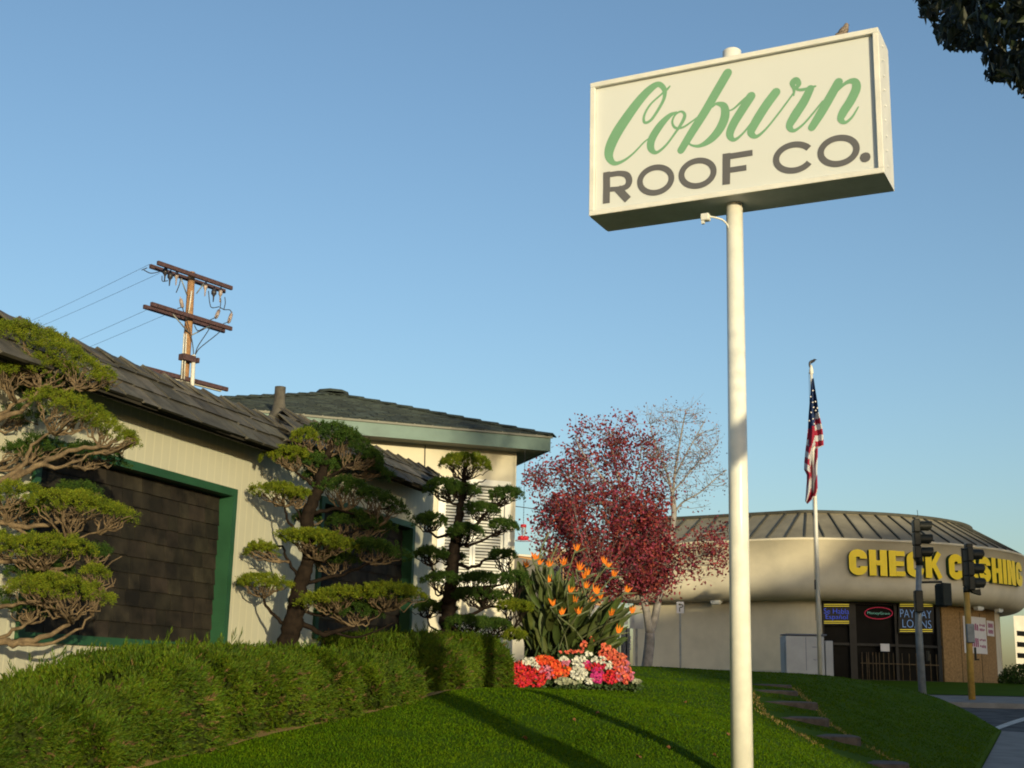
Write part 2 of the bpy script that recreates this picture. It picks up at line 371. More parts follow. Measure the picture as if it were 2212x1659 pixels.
# grass blades
def vis_points(n, y0, y1, wpow):
    Y = (RNG.random(n)*(y1**(1-wpow)-y0**(1-wpow))+y0**(1-wpow))**(1/(1-wpow)) if wpow != 1 else y0*(y1/y0)**RNG.random(n)
    X = (RNG.random(n)*.86-.42)*Y; q = np.stack([X, Y], -1)-E0; a = q@EA; b = q@EB
    ok = (b > .03) & (b < 6.6) & (a < amax(b)-.05); return X[ok], Y[ok]
STONE_PX = [(1665, 1480, 22, .62), (1672, 1493, 20.4, .66), (1698, 1517, 18.9, .80), (1721, 1551, 17.4, .76), (1782, 1590, 16, .80), (1880, 1648, 14.5, .80)]
STONES = [P(a, b, c) for a, b, c, _ in STONE_PX]
X, Y = vis_points(380000, 8.2, 28.5, 1.3)
keep = np.ones(len(X), bool)
for s, (_, _, _, w) in zip(STONES, STONE_PX): keep &= ~((abs(X-s[0]) < w/2+.02) & (abs(Y-s[1]) < .36))
X = X[keep]; Y = Y[keep]; Z = LZ(X, Y)-.004
D = RNG.normal(size=(len(X), 3))*np.array([.55, .55, .1])+np.array([0, 0, 1.]); 
V, F = leaves(np.stack([X, Y, Z], -1), D, RNG.uniform(.012, .030, len(X)), .0045+.0006*Y, .1)
npmesh('grass', V, F, M['grass'], kind='stuff', label='short mown green grass covering the sloping mound', category='grass')
# ------------------------------------------------------------------ stepping stones
names = ['farthest stepping stone, top of the path at the crest of the lawn', 'second stepping stone from the crest of the lawn, narrow and thin', 'third stepping stone from the crest, just right of the sign pole',
         'wide stepping stone in the middle of the path, fourth from the crest', 'second nearest stepping stone, with a dark worn gap at its right end', 'nearest stepping stone, cut by the bottom edge of the photo']
for (s, (_, _, _, w), lb) in zip(STONES, STONE_PX, names):
    mb = MB(); V = []; n = 22; ph = random.random()*6
    for k in range(n):
        t = 2*math.pi*k/n; c, sn = math.cos(t), math.sin(t); r = 1/max(abs(c)**3.5+abs(sn)**3.5, 1e-6)**(1/3.5)*(1+.05*math.sin(3*t+ph)+.03*random.random())
        V.append((s[0]+r*c*w/2, s[1]+r*sn*.27))
    z = s[2]+.0
    top = [(x, y, z+.02*(y-s[1])) for x, y in V]; bot = [(x, y, z-.25) for x, y in V]
    top2 = [(s[0]+(x-s[0])*.96, s[1]+(y-s[1])*.96, z+.012+.02*(y-s[1])) for x, y in V]
    mb.add(top+bot, [(k, (k+1) % n, n+(k+1) % n, n+k) for k in range(n)]); mb.add(top+top2, [(k, (k+1) % n, n+(k+1) % n, n+k) for k in range(n)]); mb.add(top2, [tuple(range(n))])
    mb.build('stepping_stone', M['stone'], label=lb, cat='stepping stone', group='stepping stones climbing the lawn')
# worn soil beside the steps: tufts of dry grass
C = []; 
for i in range(len(STONES)-1):
    for k in range(280):
        t = random.random(); a = STONES[i]*(1-t)+STONES[i+1]*t; wd = .36+.02*i
        side = -1 if random.random() < .55 else 1
        C.append((a[0]+side*(wd+abs(random.gauss(0, .05))), a[1]+random.gauss(0, .1)))
C = np.array(C); Cz = LZ(C[:, 0], C[:, 1]); C3 = np.c_[C, Cz]
V, F = leaves(C3, RNG.normal(size=C3.shape)*.7+np.array([0, 0, .8]), RNG.uniform(.02, .05, len(C3)), .010, .1)
M['dry'] = mat('dry_grass', (.30, .22, .07), .9, .3, 8, island=.4)
npmesh('dry_grass', V, F, M['dry'], kind='stuff', label='dry brown grass edging the stepping stones', category='grass')
# ------------------------------------------------------------------ tall sign
so = np.array([.61539187, 10.33118842, 3.86747707]); sa = 0.463509
sT = np.array([math.cos(sa), -math.sin(sa), 0]); sN = np.array([math.sin(sa), math.cos(sa), 0]); sU = np.array([0, 0, 1.])
SW, SH, SDp = 2.44, 1.2165, .417
def SP(u, v, d): return so+sT*u+sU*v+sN*d
sAx = np.array([sT, sN, sU])
cb = SP(SW*.492, 0, SDp*.5)
PB = np.array([cb[0]-.012, cb[1], float(LZ(cb[0], cb[1]))-.1])
sg = thing('pole_sign', PB+np.array([0, 0, .1]), 'large white box sign on a tall white pole reading Coburn Roof Co.', 'sign')
mb = MB(); r0 = .084; r1 = .067
mb.tube([PB, PB*.5+np.array([cb[0], cb[1], so[2]])*.5, (cb[0], cb[1], so[2]+.02)], [r0, (r0+r1)/2, r1], 32); mb.build('pole', M['white_paint'], sg)
mb = MB(); mb.lathe((cb[0], cb[1], so[2]+SH-.02), [(.078, 0), (.078, .165), (.06, .18), (0, .182)], 24); mb.build('pole_cap', M['sign_metal'], sg)
# cabinet: back, sides, top, bottom + front frame
fr = .045; mb = MB()
mb.box(SP(SW/2, SH-.012, SDp/2), (SW/2, SDp/2-.03, .012), sAx); 
mb.box(SP(.012, SH/2, SDp/2), (.012, SDp/2-.03, SH/2-.025), sAx); mb.box(SP(SW-.012, SH/2, SDp/2), (.012, SDp/2-.03, SH/2-.025), sAx)
cab = mb.build('cabinet', M['sign_metal'], sg)
mb = MB(); mb.box(SP(SW/2, .012, SDp/2), (SW/2, SDp/2-.03, .012), sAx); mb.build('cabinet_underside', M['sign_under'], sg)
for dd, nm in ((.015, 'frame'), (SDp-.015, 'frame')):
    mb = MB(); q = [(SW/2, SH-fr/2, SW/2, fr/2), (SW/2, fr/2, SW/2, fr/2), (fr/2, SH/2, fr/2, SH/2-fr), (SW-fr/2, SH/2, fr/2, SH/2-fr)]
    for (u, v, hu, hv) in q: mb.box(SP(u, v, dd), (hu, .0195, hv), sAx, bev=.004)
    mb.build(nm, M['sign_metal'], sg)
    mb = MB(); mb.box(SP(SW/2, SH/2, dd+(.022 if dd < .1 else -.022)), (SW/2-fr, .004, SH/2-fr), sAx); f_ = mb.build('face', M['sign_face'], sg)
mb = MB()
for i in range(9): mb.lathe(SP(SW+.004, .1+i*.127, SDp*(.3 if i % 2 else .34)), [(.010, 0), (.010, .006), (0, .008)], 8, ax=np.array([sN, sU, sT]))
mb.build('screws', M['sign_under'], sg)
DF = .030
def SC6(x, y): 
    X = (1700+x/2.011)*.72; Yp = y/2.011*.72; return hit(X, Yp, SP(0, 0, DF), sN)
def toUV(x, y):
    d = SC6(x, y)-so; return np.array([d@sT, d[2]])
def catmull(P_, k=9):
    P_ = np.array(P_, float); Q = np.vstack([2*P_[0]-P_[1], P_, 2*P_[-1]-P_[-2]]); out = []
    for i in range(1, len(Q)-2):
        for t in np.linspace(0, 1, k, endpoint=False):
            a, b, c, d = Q[i-1:i+3]; out.append(.5*((2*b)+(c-a)*t+(2*a-5*b+4*c-d)*t*t+(3*b-a-3*c+d)*t**3))
    out.append(Q[-2]); return np.array(out)
_lay = [0]
def stroke(mb, pts, smooth=True):
    S = catmull(pts) if smooth else np.array(pts, float)
    uv = np.array([toUV(x, y) for x, y, w in S]); 
    sc = 1/2.011*.72/2874*10.2; wd = S[:, 2]*sc
    T = np.gradient(uv, axis=0); T /= np.linalg.norm(T, axis=1)[:, None]+1e-9; Nn = np.stack([-T[:, 1], T[:, 0]], 1)
    _lay[0] += 1; b = DF+.0022-_lay[0]*.00012; n = len(S); V = []
    for i in range(n):
        for s_ in (-1, 1):
            q = uv[i]+Nn[i]*wd[i]/2*s_; V.append(so+sT*q[0]+sU*q[1]+sN*(b-i*2e-6))
    mb.add(V, [(2*i, 2*i+1, 2*i+3, 2*i+2) for i in range(n-1)])
    if smooth:      # rounded ends
        for i in (0, n-1):
            c = uv[i]; k = 12; mb.add([so+sT*(c[0]+math.cos(t)*wd[i]/2)+sU*(c[1]+math.sin(t)*wd[i]/2)+sN*(b-.00006) for t in np.linspace(0, 2*math.pi, k, endpoint=False)], [tuple(range(k))])
glyphs = [
 [(622, 520, 12), (604, 540, 18), (560, 578, 14), (503, 632, 15), (468, 695, 17), (470, 738, 19), (508, 724, 20), (556, 655, 21), (588, 590, 24), (588, 538, 34), (553, 508, 40), (500, 540, 56), (435, 610, 66), (365, 705, 74), (303, 800, 78), (263, 885, 74), (256, 945, 58), (288, 985, 32), (345, 968, 20), (405, 922, 14), (462, 862, 12), (495, 835, 10)],
 [(662, 676, 12), (620, 698, 34), (565, 755, 52), (515, 835, 56), (508, 893, 48), (540, 920, 24), (595, 880, 17), (650, 808, 16), (698, 735, 24), (712, 692, 22), (690, 672, 15), (655, 692, 14), (637, 735, 15), (655, 770, 17), (700, 768, 15), (752, 735, 13), (800, 700, 12)],
 [(970, 440, 62), (900, 560, 62), (830, 680, 60), (760, 790, 58), (690, 905, 52)],
 [(880, 645, 10), (905, 625, 22), (948, 640, 48), (955, 700, 60), (925, 775, 60), (870, 840, 50), (805, 878, 26), (755, 876, 14), (728, 855, 12)],
 [(958, 668, 10), (1000, 660, 12), (1050, 618, 18), (1085, 590, 24)],
 [(1112, 580, 60), (1060, 660, 60), (1005, 750, 58), (985, 812, 50), (1010, 843, 26), (1060, 808, 15), (1120, 735, 14), (1180, 655, 12)],
 [(1262, 556, 60), (1200, 640, 62), (1135, 745, 60), (1113, 800, 50), (1145, 823, 26), (1200, 780, 15), (1270, 695, 13), (1330, 615, 12), (1368, 562, 12)],
 [(1370, 575, 10), (1372, 535, 22), (1362, 500, 36), (1383, 484, 44), (1400, 506, 34), (1388, 536, 18), (1425, 540, 20), (1500, 520, 14)],
 [(1470, 535, 50), (1430, 615, 58), (1375, 700, 60), (1345, 760, 46), (1370, 788, 24), (1425, 752, 15), (1485, 685, 13), (1545, 610, 11)],
 [(1640, 495, 56), (1590, 585, 58), (1535, 680, 58), (1480, 768, 50)],
 [(1560, 640, 12), (1620, 560, 18), (1685, 500, 24), (1735, 490, 44), (1748, 530, 56), (1715, 605, 58), (1670, 675, 56), (1655, 720, 42), (1682, 738, 22), (1722, 706, 15), (1760, 645, 9)]]
mb = MB()
for g in glyphs: stroke(mb, g)
mb.build('script_lettering', M['letter_green'], sg)
mb = MB()
def ring(cx, cy, rx, ry, w, a0=0, a1=360, sh=-.13):
    P_ = []
    for a in np.linspace(a0, a1, 60):
        t = math.radians(a); x = rx*math.cos(t); y = -ry*math.sin(t)+sh*x; P_.append((cx+x, cy+y, w))
    S = np.array(P_); stroke(mb, S, False)

LET = [[('s', [(241, 1037, 50), (241, 1130, 50), (239, 1227, 50)]), ('s', catmull([(262, 1053, 38), (320, 1046, 38), (362, 1056, 44), (377, 1090, 46), (362, 1124, 42), (320, 1137, 34), (262, 1143, 34)])), ('s', [(305, 1135, 54), (370, 1205, 54)])],
 [('r', (537, 1086, 95, 76, 40, 0, 362))], [('r', (790, 1045, 97, 76, 40, 0, 362))], [('s', [(965, 925, 52), (963, 1113, 50)]), ('s', [(985, 943, 40), (1122, 921, 40)]), ('s', [(985, 1026, 38), (1085, 1011, 38)])],
 [('r', (1372, 950, 108, 78, 40, 34, 328))], [('r', (1641, 910, 108, 78, 40, 0, 362))], [('s', [(1770, 952, 8), (1776, 951, 40), (1786, 950, 56), (1802, 949, 64), (1818, 947, 56), (1828, 946, 40), (1834, 945, 8)])]]
for L_ in LET:
    mb = MB()
    for k_, a_ in L_:
        if k_ == 's': stroke(mb, a_, False)
        else: ring(*a_)
    mb.build('letter', M['letter_brown'], sg)
# junction box and conduit
j = P(1524, 470, 9.95)
mb = MB(); mb.box(j, (.035, .03, .03), sAx, bev=.006); mb.box(j+np.array([-.02, 0, -.035]), (.012, .012, .02), sAx); mb.build('junction_box', M['sign_metal'], sg)
mb = MB(); e = P(1574, 492, 9.95); mb.tube(catmull([j+np.array([.03, 0, .01]), P(1545, 470, 9.95), P(1562, 476, 9.95), e, P(1576, 520, 9.95)]), .008, 8); mb.build('conduit', M['sign_metal'], sg)
# bird on the sign
bp_ = P(1823, 83, 9.44); top = so[2]+SH
bx = bp_[0]; by = bp_[1]; R0 = top+.004
mb = MB(); pts = [(-.085, 0, .012), (-.05, 0, .028), (-.02, 0, .048), (.008, 0, .072), (.022, 0, .098), (.028, 0, .118), (.036, 0, .130), (.044, 0, .136)]
rd = [.004, .014, .030, .034, .024, .019, .015, .003]
rot = math.radians(25); cr, sr = math.cos(rot), math.sin(rot)
mb.tube(catmull([(bx+x*cr, by+x*sr, R0+z) for x, _, z in pts], 4), np.interp(np.linspace(0, 7, 29), range(8), rd), 14); bd_ = mb.build('bird', M['bird'], label='small brown bird perched on the top edge of the white sign', cat='bird'); BASE[bd_] = np.zeros(3)
mb = MB(); mb.tube([(bx+.046*cr, by+.046*sr, R0+.131), (bx+.062*cr, by+.062*sr, R0+.127)], [.005, .001], 8); mb.build('beak', M['insul_dark'], bd_)
for sgn in (-1, 1):
    mb = MB(); mb.tube([(bx-sr*.012*sgn, by+cr*.012*sgn, R0+.035), (bx-sr*.012*sgn, by+cr*.012*sgn, R0)], .0025, 6); mb.build('leg', M['insul_dark'], bd_)
mb = MB(); mb.tube([(bx-.02*cr+.03*sr, by-.02*sr-.03*cr, R0+.06), (bx-.07*cr+.022*sr, by-.07*sr-.022*cr, R0+.028)], [.016, .004], 8); mb.build('wing', M['bird'], bd_)
# ------------------------------------------------------------------ low wing building
WA = math.radians(20.0); wd = np.array([math.sin(WA), math.cos(WA), 0]); wn = np.array([-math.cos(WA), math.sin(WA), 0]); wz = np.array([0, 0, 1.])
wAx = np.array([wd, wn, wz]); PW = 7.0
def WP(s, p, z): return s*wd+p*wn+z*wz
def wpx(x, y, p=PW): q = hit(x, y, wn*p, wn); return q@wd, q[2]
sE = wpx(936, 1087)[0]          # far end of the wall
s_step = wpx(640, 1000)[0]
s1r, z1t = wpx(508, 1058); s1l = wpx(66, 1047)[0]; z1b = wpx(150, 1392)[1]
s2l = wpx(690, 1085)[0]; s2r, z2t = wpx(893, 1131); z2b = wpx(715, 1383)[1]
SL = 2.0
PE = 6.57; PR = 7.22
ze1 = np.mean([wpx(245, 848, PE)[1], wpx(400, 905, PE)[1], wpx(570, 967, PE)[1]]); zr1 = np.mean([wpx(300, 790, PR)[1], wpx(570, 898, PR)[1]])
ze2 = wpx(860, 1035, PE)[1]; zr2 = wpx(632, 893, PR)[1]
print('R', [round(float(v),3) for v in (wpx(245, 848, PE)[1], wpx(400, 905, PE)[1], wpx(570, 967, PE)[1], wpx(300, 790, PR)[1], wpx(570, 898, PR)[1])]); print('WING', dict(sE=sE, s_step=s_step, s1l=s1l, s1r=s1r, z1t=z1t, z1b=z1b, s2l=s2l, s2r=s2r, z2t=z2t, z2b=z2b, ze1=ze1, zr1=zr1, ze2=ze2, zr2=zr2))
M['siding'] = siding_mat('vertical_siding', (.44, .435, .345), (.49, .48, .37), wd, .127)
wing = thing('office_building', WP(8, PW, -.4), 'low cream office wing with vertical siding, dark shake roof and green framed panels', 'building')
zb = -.95; zt1 = ze1+(zr1-ze1)*(PW-PE)/(PR-PE)-.05; zt2 = ze2+(zr2-ze2)*(PW-PE)/(PR-PE)-.05
mb = MB()
def wrect(s0, s1, z0, z1, p0=PW, th=.12, b=None): (b or mb).box(WP((s0+s1)/2, p0+th/2, (z0+z1)/2), ((s1-s0)/2, th/2, (z1-z0)/2), wAx)
for (a, b, zz) in ((SL, s1l, None), (s1r, s2l, None), (s2r, sE, None)):
    if a < s_step < b: wrect(a, s_step, zb, zt1); wrect(s_step, b, zb, zt2)
    else: wrect(a, b, zb, zt1 if b < s_step else zt2)
wrect(s1l, s1r, zb, z1b); wrect(s1l, s1r, z1t, zt1); wrect(s2l, s2r, zb, z2b); wrect(s2l, s2r, z2t, zt2)
mb.box(WP(sE-.06, PW+2, .6), (.06, 1.88, 1.6), wAx)       # end wall going back
mb.box(WP(SL+.06, PW+2, .6), (.06, 1.88, 1.6), wAx)
mb.build('wall', M['siding'], wing)
for (a, b, z0, z1) in ((s1l, s1r, z1b, z1t), (s2l, s2r, z2b, z2t)):
    t = .075; pr = -.035
    mb = MB(); hp = .085
    mb.box(WP(a+t/2, PW+hp+pr, (z0+z1)/2), (t/2, hp, (z1-z0)/2), wAx); mb.box(WP(b-t/2, PW+hp+pr, (z0+z1)/2), (t/2, hp, (z1-z0)/2), wAx)
    mb.box(WP((a+b)/2, PW+hp+pr, z1-t/2), ((b-a)/2-t, hp, t/2), wAx); mb.box(WP((a+b)/2, PW+hp+pr, z0+t/2), ((b-a)/2-t, hp, t/2), wAx)
    pn = MB(); rows = 10 if a == s1l else 9; rh = (z1-z0-2*t)/rows
    pn.box(WP((a+b)/2, PW+.135, (z0+z1)/2), ((b-a)/2-t, .01, (z1-z0)/2-t), wAx)
    for r in range(rows):
        s = a+t-random.random()*.2; zz = z0+t+r*rh
        while s < b-t:
            w = random.choice([.16, .2, .24, .28]); c0 = max(s, a+t+.002); c1 = min(s+w-.005, b-t-.002)
            if c1-c0 > .02:
                th = random.uniform(.018, .026); dz = random.uniform(-.006, .002)
                # wedge-shaped shake
                v = [WP(c0, PW+.125, zz+dz), WP(c1, PW+.125, zz+dz), WP(c1, PW+.125-th, zz+dz), WP(c0, PW+.125-th, zz+dz),
                     WP(c0, PW+.125, zz+rh+.02), WP(c1, PW+.125, zz+rh+.02), WP(c1, PW+.120, zz+rh+.02), WP(c0, PW+.120, zz+rh+.02)]
                if zz+rh+.02 > z1-t: 
                    for q in (4, 5, 6, 7): v[q] = v[q]-wz*(.021)
                pn.add(v, [(0, 3, 2, 1), (4, 5, 6, 7), (0, 1, 5, 4), (1, 2, 6, 5), (2, 3, 7, 6), (3, 0, 4, 7)])
            s += w
    w_ = pn.build('window', M['dark_panel'], wing, label='window opening filled with dark wooden shakes')
    mb.build('frame', M['trim_green'], w_)
# roofs
def wing_roof(sa, sb, ze, zr, hip_l, hip_r, seed):
    rnd = random.Random(seed); mb = MB(); n = 3; du = 1./n; uc_ = .022; sl = np.array([PR-PE, zr-ze]); Ls = math.hypot(*sl); up = WP(0, -sl[1]/Ls, sl[0]/Ls)
    def RP(s, u, h): return WP(s, PE+sl[0]*u, ze+sl[1]*u)+up*h
    for r in range(n):
        u0 = r*du; u1 = min(1.0, u0+du*1.25); lo = sa+(hip_l*(u0)); hi = sb-(hip_r*u0); s = lo-rnd.random()*.2
        while s < hi:
            w = rnd.uniform(.22, .36); c0 = max(s, lo); c1 = min(s+w-.017, hi)
            if c1-c0 > .03:
                th = rnd.uniform(.024, .040); a = rnd.uniform(-.02, .02)
                v = [RP(c0, u0+a+uc_, .004), RP(c1, u0+a+uc_, .004), RP(c1, u0+a, th), RP(c0, u0+a, th), RP(c0, u1, .0), RP(c1, u1, .0), RP(c1, u1, .010), RP(c0, u1, .010)]
                mb.add(v, [(0, 3, 2, 1), (4, 5, 6, 7), (0, 1, 5, 4), (1, 2, 6, 5), (2, 3, 7, 6), (3, 0, 4, 7)])
            s += w
    o = MB(); o.prism([RP(sa, .05, -.002), RP(sb, .05, -.002), RP(sb-hip_r, 1, -.002), RP(sa+hip_l, 1, -.002)], -up*.03)
    # back slope
    o.prism([RP(sa+hip_l, 1, -.002), RP(sb-hip_r, 1, -.002), WP(sb-hip_r, PR+3.2, zr-.15), WP(sa+hip_l, PR+3.2, zr-.15)], (0, 0, -.03))
    rf = mb.build('roof', M['shake'], wing); o.build('roof_deck', M['soffit'], rf)
    # ridge caps, each overlapping the next
    c = MB(); s = sb-hip_r; k = 0
    while s > sa+hip_l-.05:
        w = .44
        for sg_, pp in ((-1, -.17), (1, .17)):
            a = WP(s, PR, zr-.015); b = WP(s-w, PR, zr+.036); q = WP(s, PR+pp, zr-.01-abs(pp)*.70); q2 = WP(s-w, PR+pp*1.1, zr+.034-abs(pp)*.72)
            c.prism([a, b, q2, q], (0, 0, -.022))
        s -= .335
    c.build('ridge_caps', M['shake'], rf)
    # fascia and soffit
    f = MB(); f.box(WP((sa+sb)/2, PE+.13, ze+.03), ((sb-sa)/2, .018, .03), wAx); f.build('fascia', M['soffit'], rf)
    return rf
s_r1a = wpx(43, 688, PR)[0]; s_r1b = wpx(640, 965, PE)[0]; q_ = wpx(628, 915, PR)[0]
wing_roof(s_r1a-.9, s_r1b, ze1, zr1, .9, s_r1b-q_, 1)
s_r2a = wpx(652, 975, PE)[0]; s_r2b = wpx(940, 1064, PE)[0]; q_ = wpx(632, 893, PR)[0]; q2_ = wpx(950, 1036, PR)[0]
wing_roof(s_r2a, s_r2b, ze2, zr2, q_-s_r2a, s_r2b-q2_, 2)
# small gable face where the higher roof starts
sgb = q_-.02
mb = MB()
for r in range(3):
    u0 = r/3; z0 = zr1-.1+(zr2+.05-(zr1-.1))*u0; 
mb.prism([WP(s_r2a+.02, PE+.03, ze2-.03), WP(sgb, PR+1.2, ze2-.02), WP(sgb, PR+.9, zr2-.25), WP(sgb, PR, zr2-.03)], wd*.03); mb.build('gable_end', M['shake'], wing)
# ------------------------------------------------------------------ house behind
HA = math.radians(71.); h1 = np.array([math.sin(HA), math.cos(HA), 0]); h2 = np.array([-math.cos(HA), math.sin(HA), 0]); hAx = np.array([h1, h2, wz])
E1 = P(1189, 975, 22.0); zeb = E1[2]; zet = P(1195, 943, 22.0)[2]; Wd = 6.44; OV = .455
def HP(a, b, z): return np.array([E1[0], E1[1], 0])+h1*a+h2*b+wz*z      # a<=0 leftwards, b>=0 away
house = thing('house', HP(-3, 3, 0), 'cream stucco house with hipped dark roof and wide aqua eaves behind the office wing', 'house')
zap = P(690, 850, 24.0)[2]
def facepx(x, y, b=OV): q = hit(x, y, HP(0, b, 0), h2); d = q-HP(0, 0, 0); return d@h1, q[2]
wl, wt = facepx(954, 1036); wr, wb = facepx(1092, 1264)
mb = MB(); Lx, Rx = -Wd+OV, -OV
def hrect(b_, a0, a1, z0, z1, bb, th, mi=0): b_.box(HP((a0+a1)/2, bb+th/2, (z0+z1)/2), ((a1-a0)/2, th/2, (z1-z0)/2), hAx, mi)
hrect(mb, Lx, wl, -.3, zeb+.02, OV, .15); hrect(mb, wr, Rx, -.3, zeb+.02, OV, .15); hrect(mb, wl, wr, -.3, wb, OV, .15); hrect(mb, wl, wr, wt, zeb+.02, OV, .15)
mb.box(HP(Rx-.075, (OV+.15+Wd-OV)/2, (zeb-.3)/2), (.075, (Wd-2*OV-.15)/2, (zeb+.3)/2), hAx)
mb.build('wall', M['wall_cream'], house)
# window with louvred shutters
mb = MB(); fw_ = .05
hrect(mb, wl-.05, wl+fw_, wb-.05, wt+.05, OV-.03, .1); hrect(mb, wr-fw_, wr+.05, wb-.05, wt+.05, OV-.03, .1); hrect(mb, wl+fw_, wr-fw_, wt-fw_, wt+.05, OV-.03, .1); hrect(mb, wl+fw_, wr-fw_, wb-.07, wb+fw_, OV-.045, .12)
win = mb.build('window', M['shutter'], house)
mb = MB(); hrect(mb, wl+fw_, wr-fw_, wb+fw_, wt-fw_, OV+.10, .01); mb.build('pane', M['pane'], win)
mid = (wl+wr)/2
for (a, b) in ((wl+fw_, mid), (mid, wr-fw_)):
    mb = MB(); hrect(mb, a+.004, a+.05, wb+fw_, wt-fw_, OV+.03, .03); hrect(mb, b-.05, b-.004, wb+fw_, wt-fw_, OV+.03, .03)
    n = 30; zz = np.linspace(wb+fw_+.05, wt-fw_-.04, n)
    for z in zz:
        c = HP((a+b)/2, OV+.047, z); ax = np.array([h1, h2*math.cos(.6)+wz*math.sin(.6), -h2*math.sin(.6)+wz*math.cos(.6)]); mb.box(c, ((b-a)/2-.05, .031, .004), ax)
    mb.build('shutter', M['shutter'], win)
# roof pyramid
ap = HP(-Wd/2, Wd/2, zap); cz = zet
cor = [HP(.03, -.03, cz), HP(-Wd-.03, -.03, cz), HP(-Wd-.03, Wd+.03, cz), HP(.03, Wd+.03, cz)]
mb = MB()
def course(A, Bc, n, rnd):
    """A,B eave corners -> apex: thin overlapping strips cut in tabs"""
    A = np.array(A); Bc = np.array(Bc); nrm = np.cross(Bc-A, ap-A); nrm /= np.linalg.norm(nrm); nrm = nrm*np.sign(nrm[2])
    for r in range(n):
        u0, u1 = r/n, min(1, (r+1.15)/n); p0 = A+(ap-A)*u0; p1 = Bc+(ap-Bc)*u0; q0 = A+(ap-A)*u1; q1 = Bc+(ap-Bc)*u1
        L = np.linalg.norm(p1-p0); k = max(1, int(L/.30)); 
        for i in range(k):
            t0, t1 = i/k, (i+1)/k-.004; th = rnd.uniform(.012, .02)
            a = p0+(p1-p0)*t0; b = p0+(p1-p0)*t1; c = q0+(q1-q0)*t1; d = q0+(q1-q0)*t0
            mb.add([a, b, b+nrm*th, a+nrm*th, d, c, c+nrm*.003, d+nrm*.003], [(0, 3, 2, 1), (3, 7, 6, 2), (0, 1, 5, 4), (1, 2, 6, 5), (3, 0, 4, 7), (4, 5, 6, 7)])
rnd = random.Random(5); course(cor[0], cor[1], 17, rnd); course(cor[3], cor[0], 17, rnd)
mb.add(cor+[ap], [(0, 1, 4), (1, 2, 4), (2, 3, 4), (3, 0, 4)])
hroof = mb.build('roof', M['roof_green'], house)
c = MB()
for k in range(2):
    A = np.array(cor[k]); n = 13; dr = (ap-A); Lr = np.linalg.norm(dr); dr = dr/Lr; sd_ = np.cross(dr, wz); sd_ /= np.linalg.norm(sd_)
    for i in range(n):
        p0 = A+dr*Lr*i/n; p1 = A+dr*Lr*min(1, (i+1.2)/n)
        for sgn in (-1, 1): c.prism([p0+wz*.06, p1+wz*.035, p1+sd_*.13*sgn-wz*.0, p0+sd_*.15*sgn+wz*.02], (0, 0, -.02))
c.lathe(ap+wz*.02, [(.32, -.03), (.30, .02), (.06, .07), (0, .075)], 8)
c.build('hip_caps', M['roof_green'], hroof)
# fascia, soffit
mb = MB(); zc = (zeb+zet)/2; hz = (zet-zeb)/2-.004
mb.box(HP(-Wd/2, .02, zc), (Wd/2, .02, hz), hAx); mb.box(HP(-.02, Wd/2+.02, zc), (.02, Wd/2-.02, hz), hAx); mb.build('fascia', M['aqua_trim'], house)
mb = MB(); mb.box(HP(-Wd/2, Wd/2, zeb+.03), (Wd/2-.042, Wd/2-.042, .01), hAx); mb.build('soffit', M['soffit_grey'], house)
mb = MB(); mb.box(HP(-Wd/2, -.015, zet-.012), (Wd/2+.03, .014, .022), hAx); mb.build('drip_edge', M['soffit_grey'], house)
# vent pipe
nrm = np.cross(cor[1]-cor[0], ap-cor[0]); v0 = hit(602, 893, np.array(cor[0]), nrm); vt = P(602, 836, v0[1])[2]
mb = MB(); mb.lathe((v0[0], v0[1], v0[2]-.12), [(.17, 0), (.17, .06), (.115, .14), (.088, .32), (.088, vt-v0[2]+.12), (.07, vt-v0[2]+.12), (.07, vt-v0[2]-.1)], 20); mb.build('vent_pipe', M['shake'], hroof)
mb = MB(); q0 = facepx(918, 958); q1 = facepx(919, 1040); mb.tube([HP(q0[0], OV-.02, zeb), HP(q1[0], OV-.02, q1[1]-1)], .008, 6); mb.build('cable', M['wire'], house)
# hummingbird feeder hung from the eave
fY = 21.8; ft = P(1130, 1133, fY); fb = P(1130, 1168, fY); hk = P(1131, 1003, fY)
fd = thing('hummingbird_feeder', fb, 'red hummingbird feeder with glass bottle hanging by a chain from the house eave', 'bird feeder')
sc_ = .26/35*1.0; H = ft[2]-fb[2]
mb = MB(); n = 60; 
for i in range(n):
    z0 = ft[2]+(zeb-ft[2])*i/n; z1 = ft[2]+(zeb-ft[2])*(i+.8)/n; mb.tube([(fb[0], fb[1], z0), (fb[0], fb[1], z1)], .0045+.003*(i % 2), 6)
mb.build('chain', M['wire'], fd)
mb = MB(); mb.lathe((fb[0], fb[1], fb[2]), [(.0, H), (.048, H), (.052, H*.93), (.05, H*.82), (.0, H*.82)], 16); mb.build('cap', M['red_plastic'], fd)
M['glass'] = mat('clear_glass', (.75, .78, .76), .05, .02, 3, spec=.8); M['glass'].node_tree.nodes['Principled BSDF'].inputs['Transmission Weight'].default_value = .85
mb = MB(); mb.lathe((fb[0], fb[1], fb[2]), [(.045, H*.82), (.045, H*.6), (.026, H*.3), (.03, H*.2)], 16); mb.build('bottle', M['glass'], fd)
mb = MB()
mb.lathe((fb[0], fb[1], fb[2]), [(0, H*.25), (.04, H*.24), (.075, H*.12), (.08, H*.04), (0, .0)], 18)
for k in range(6):
    t = k*math.pi/3; mb.lathe((fb[0]+.06*math.cos(t), fb[1]+.06*math.sin(t), fb[2]+.01), [(0, 0), (.03, .01), (.035, .04), (.02, .065), (0, .07)], 10)
mb.build('feeding_ports', M['red_plastic'], fd)
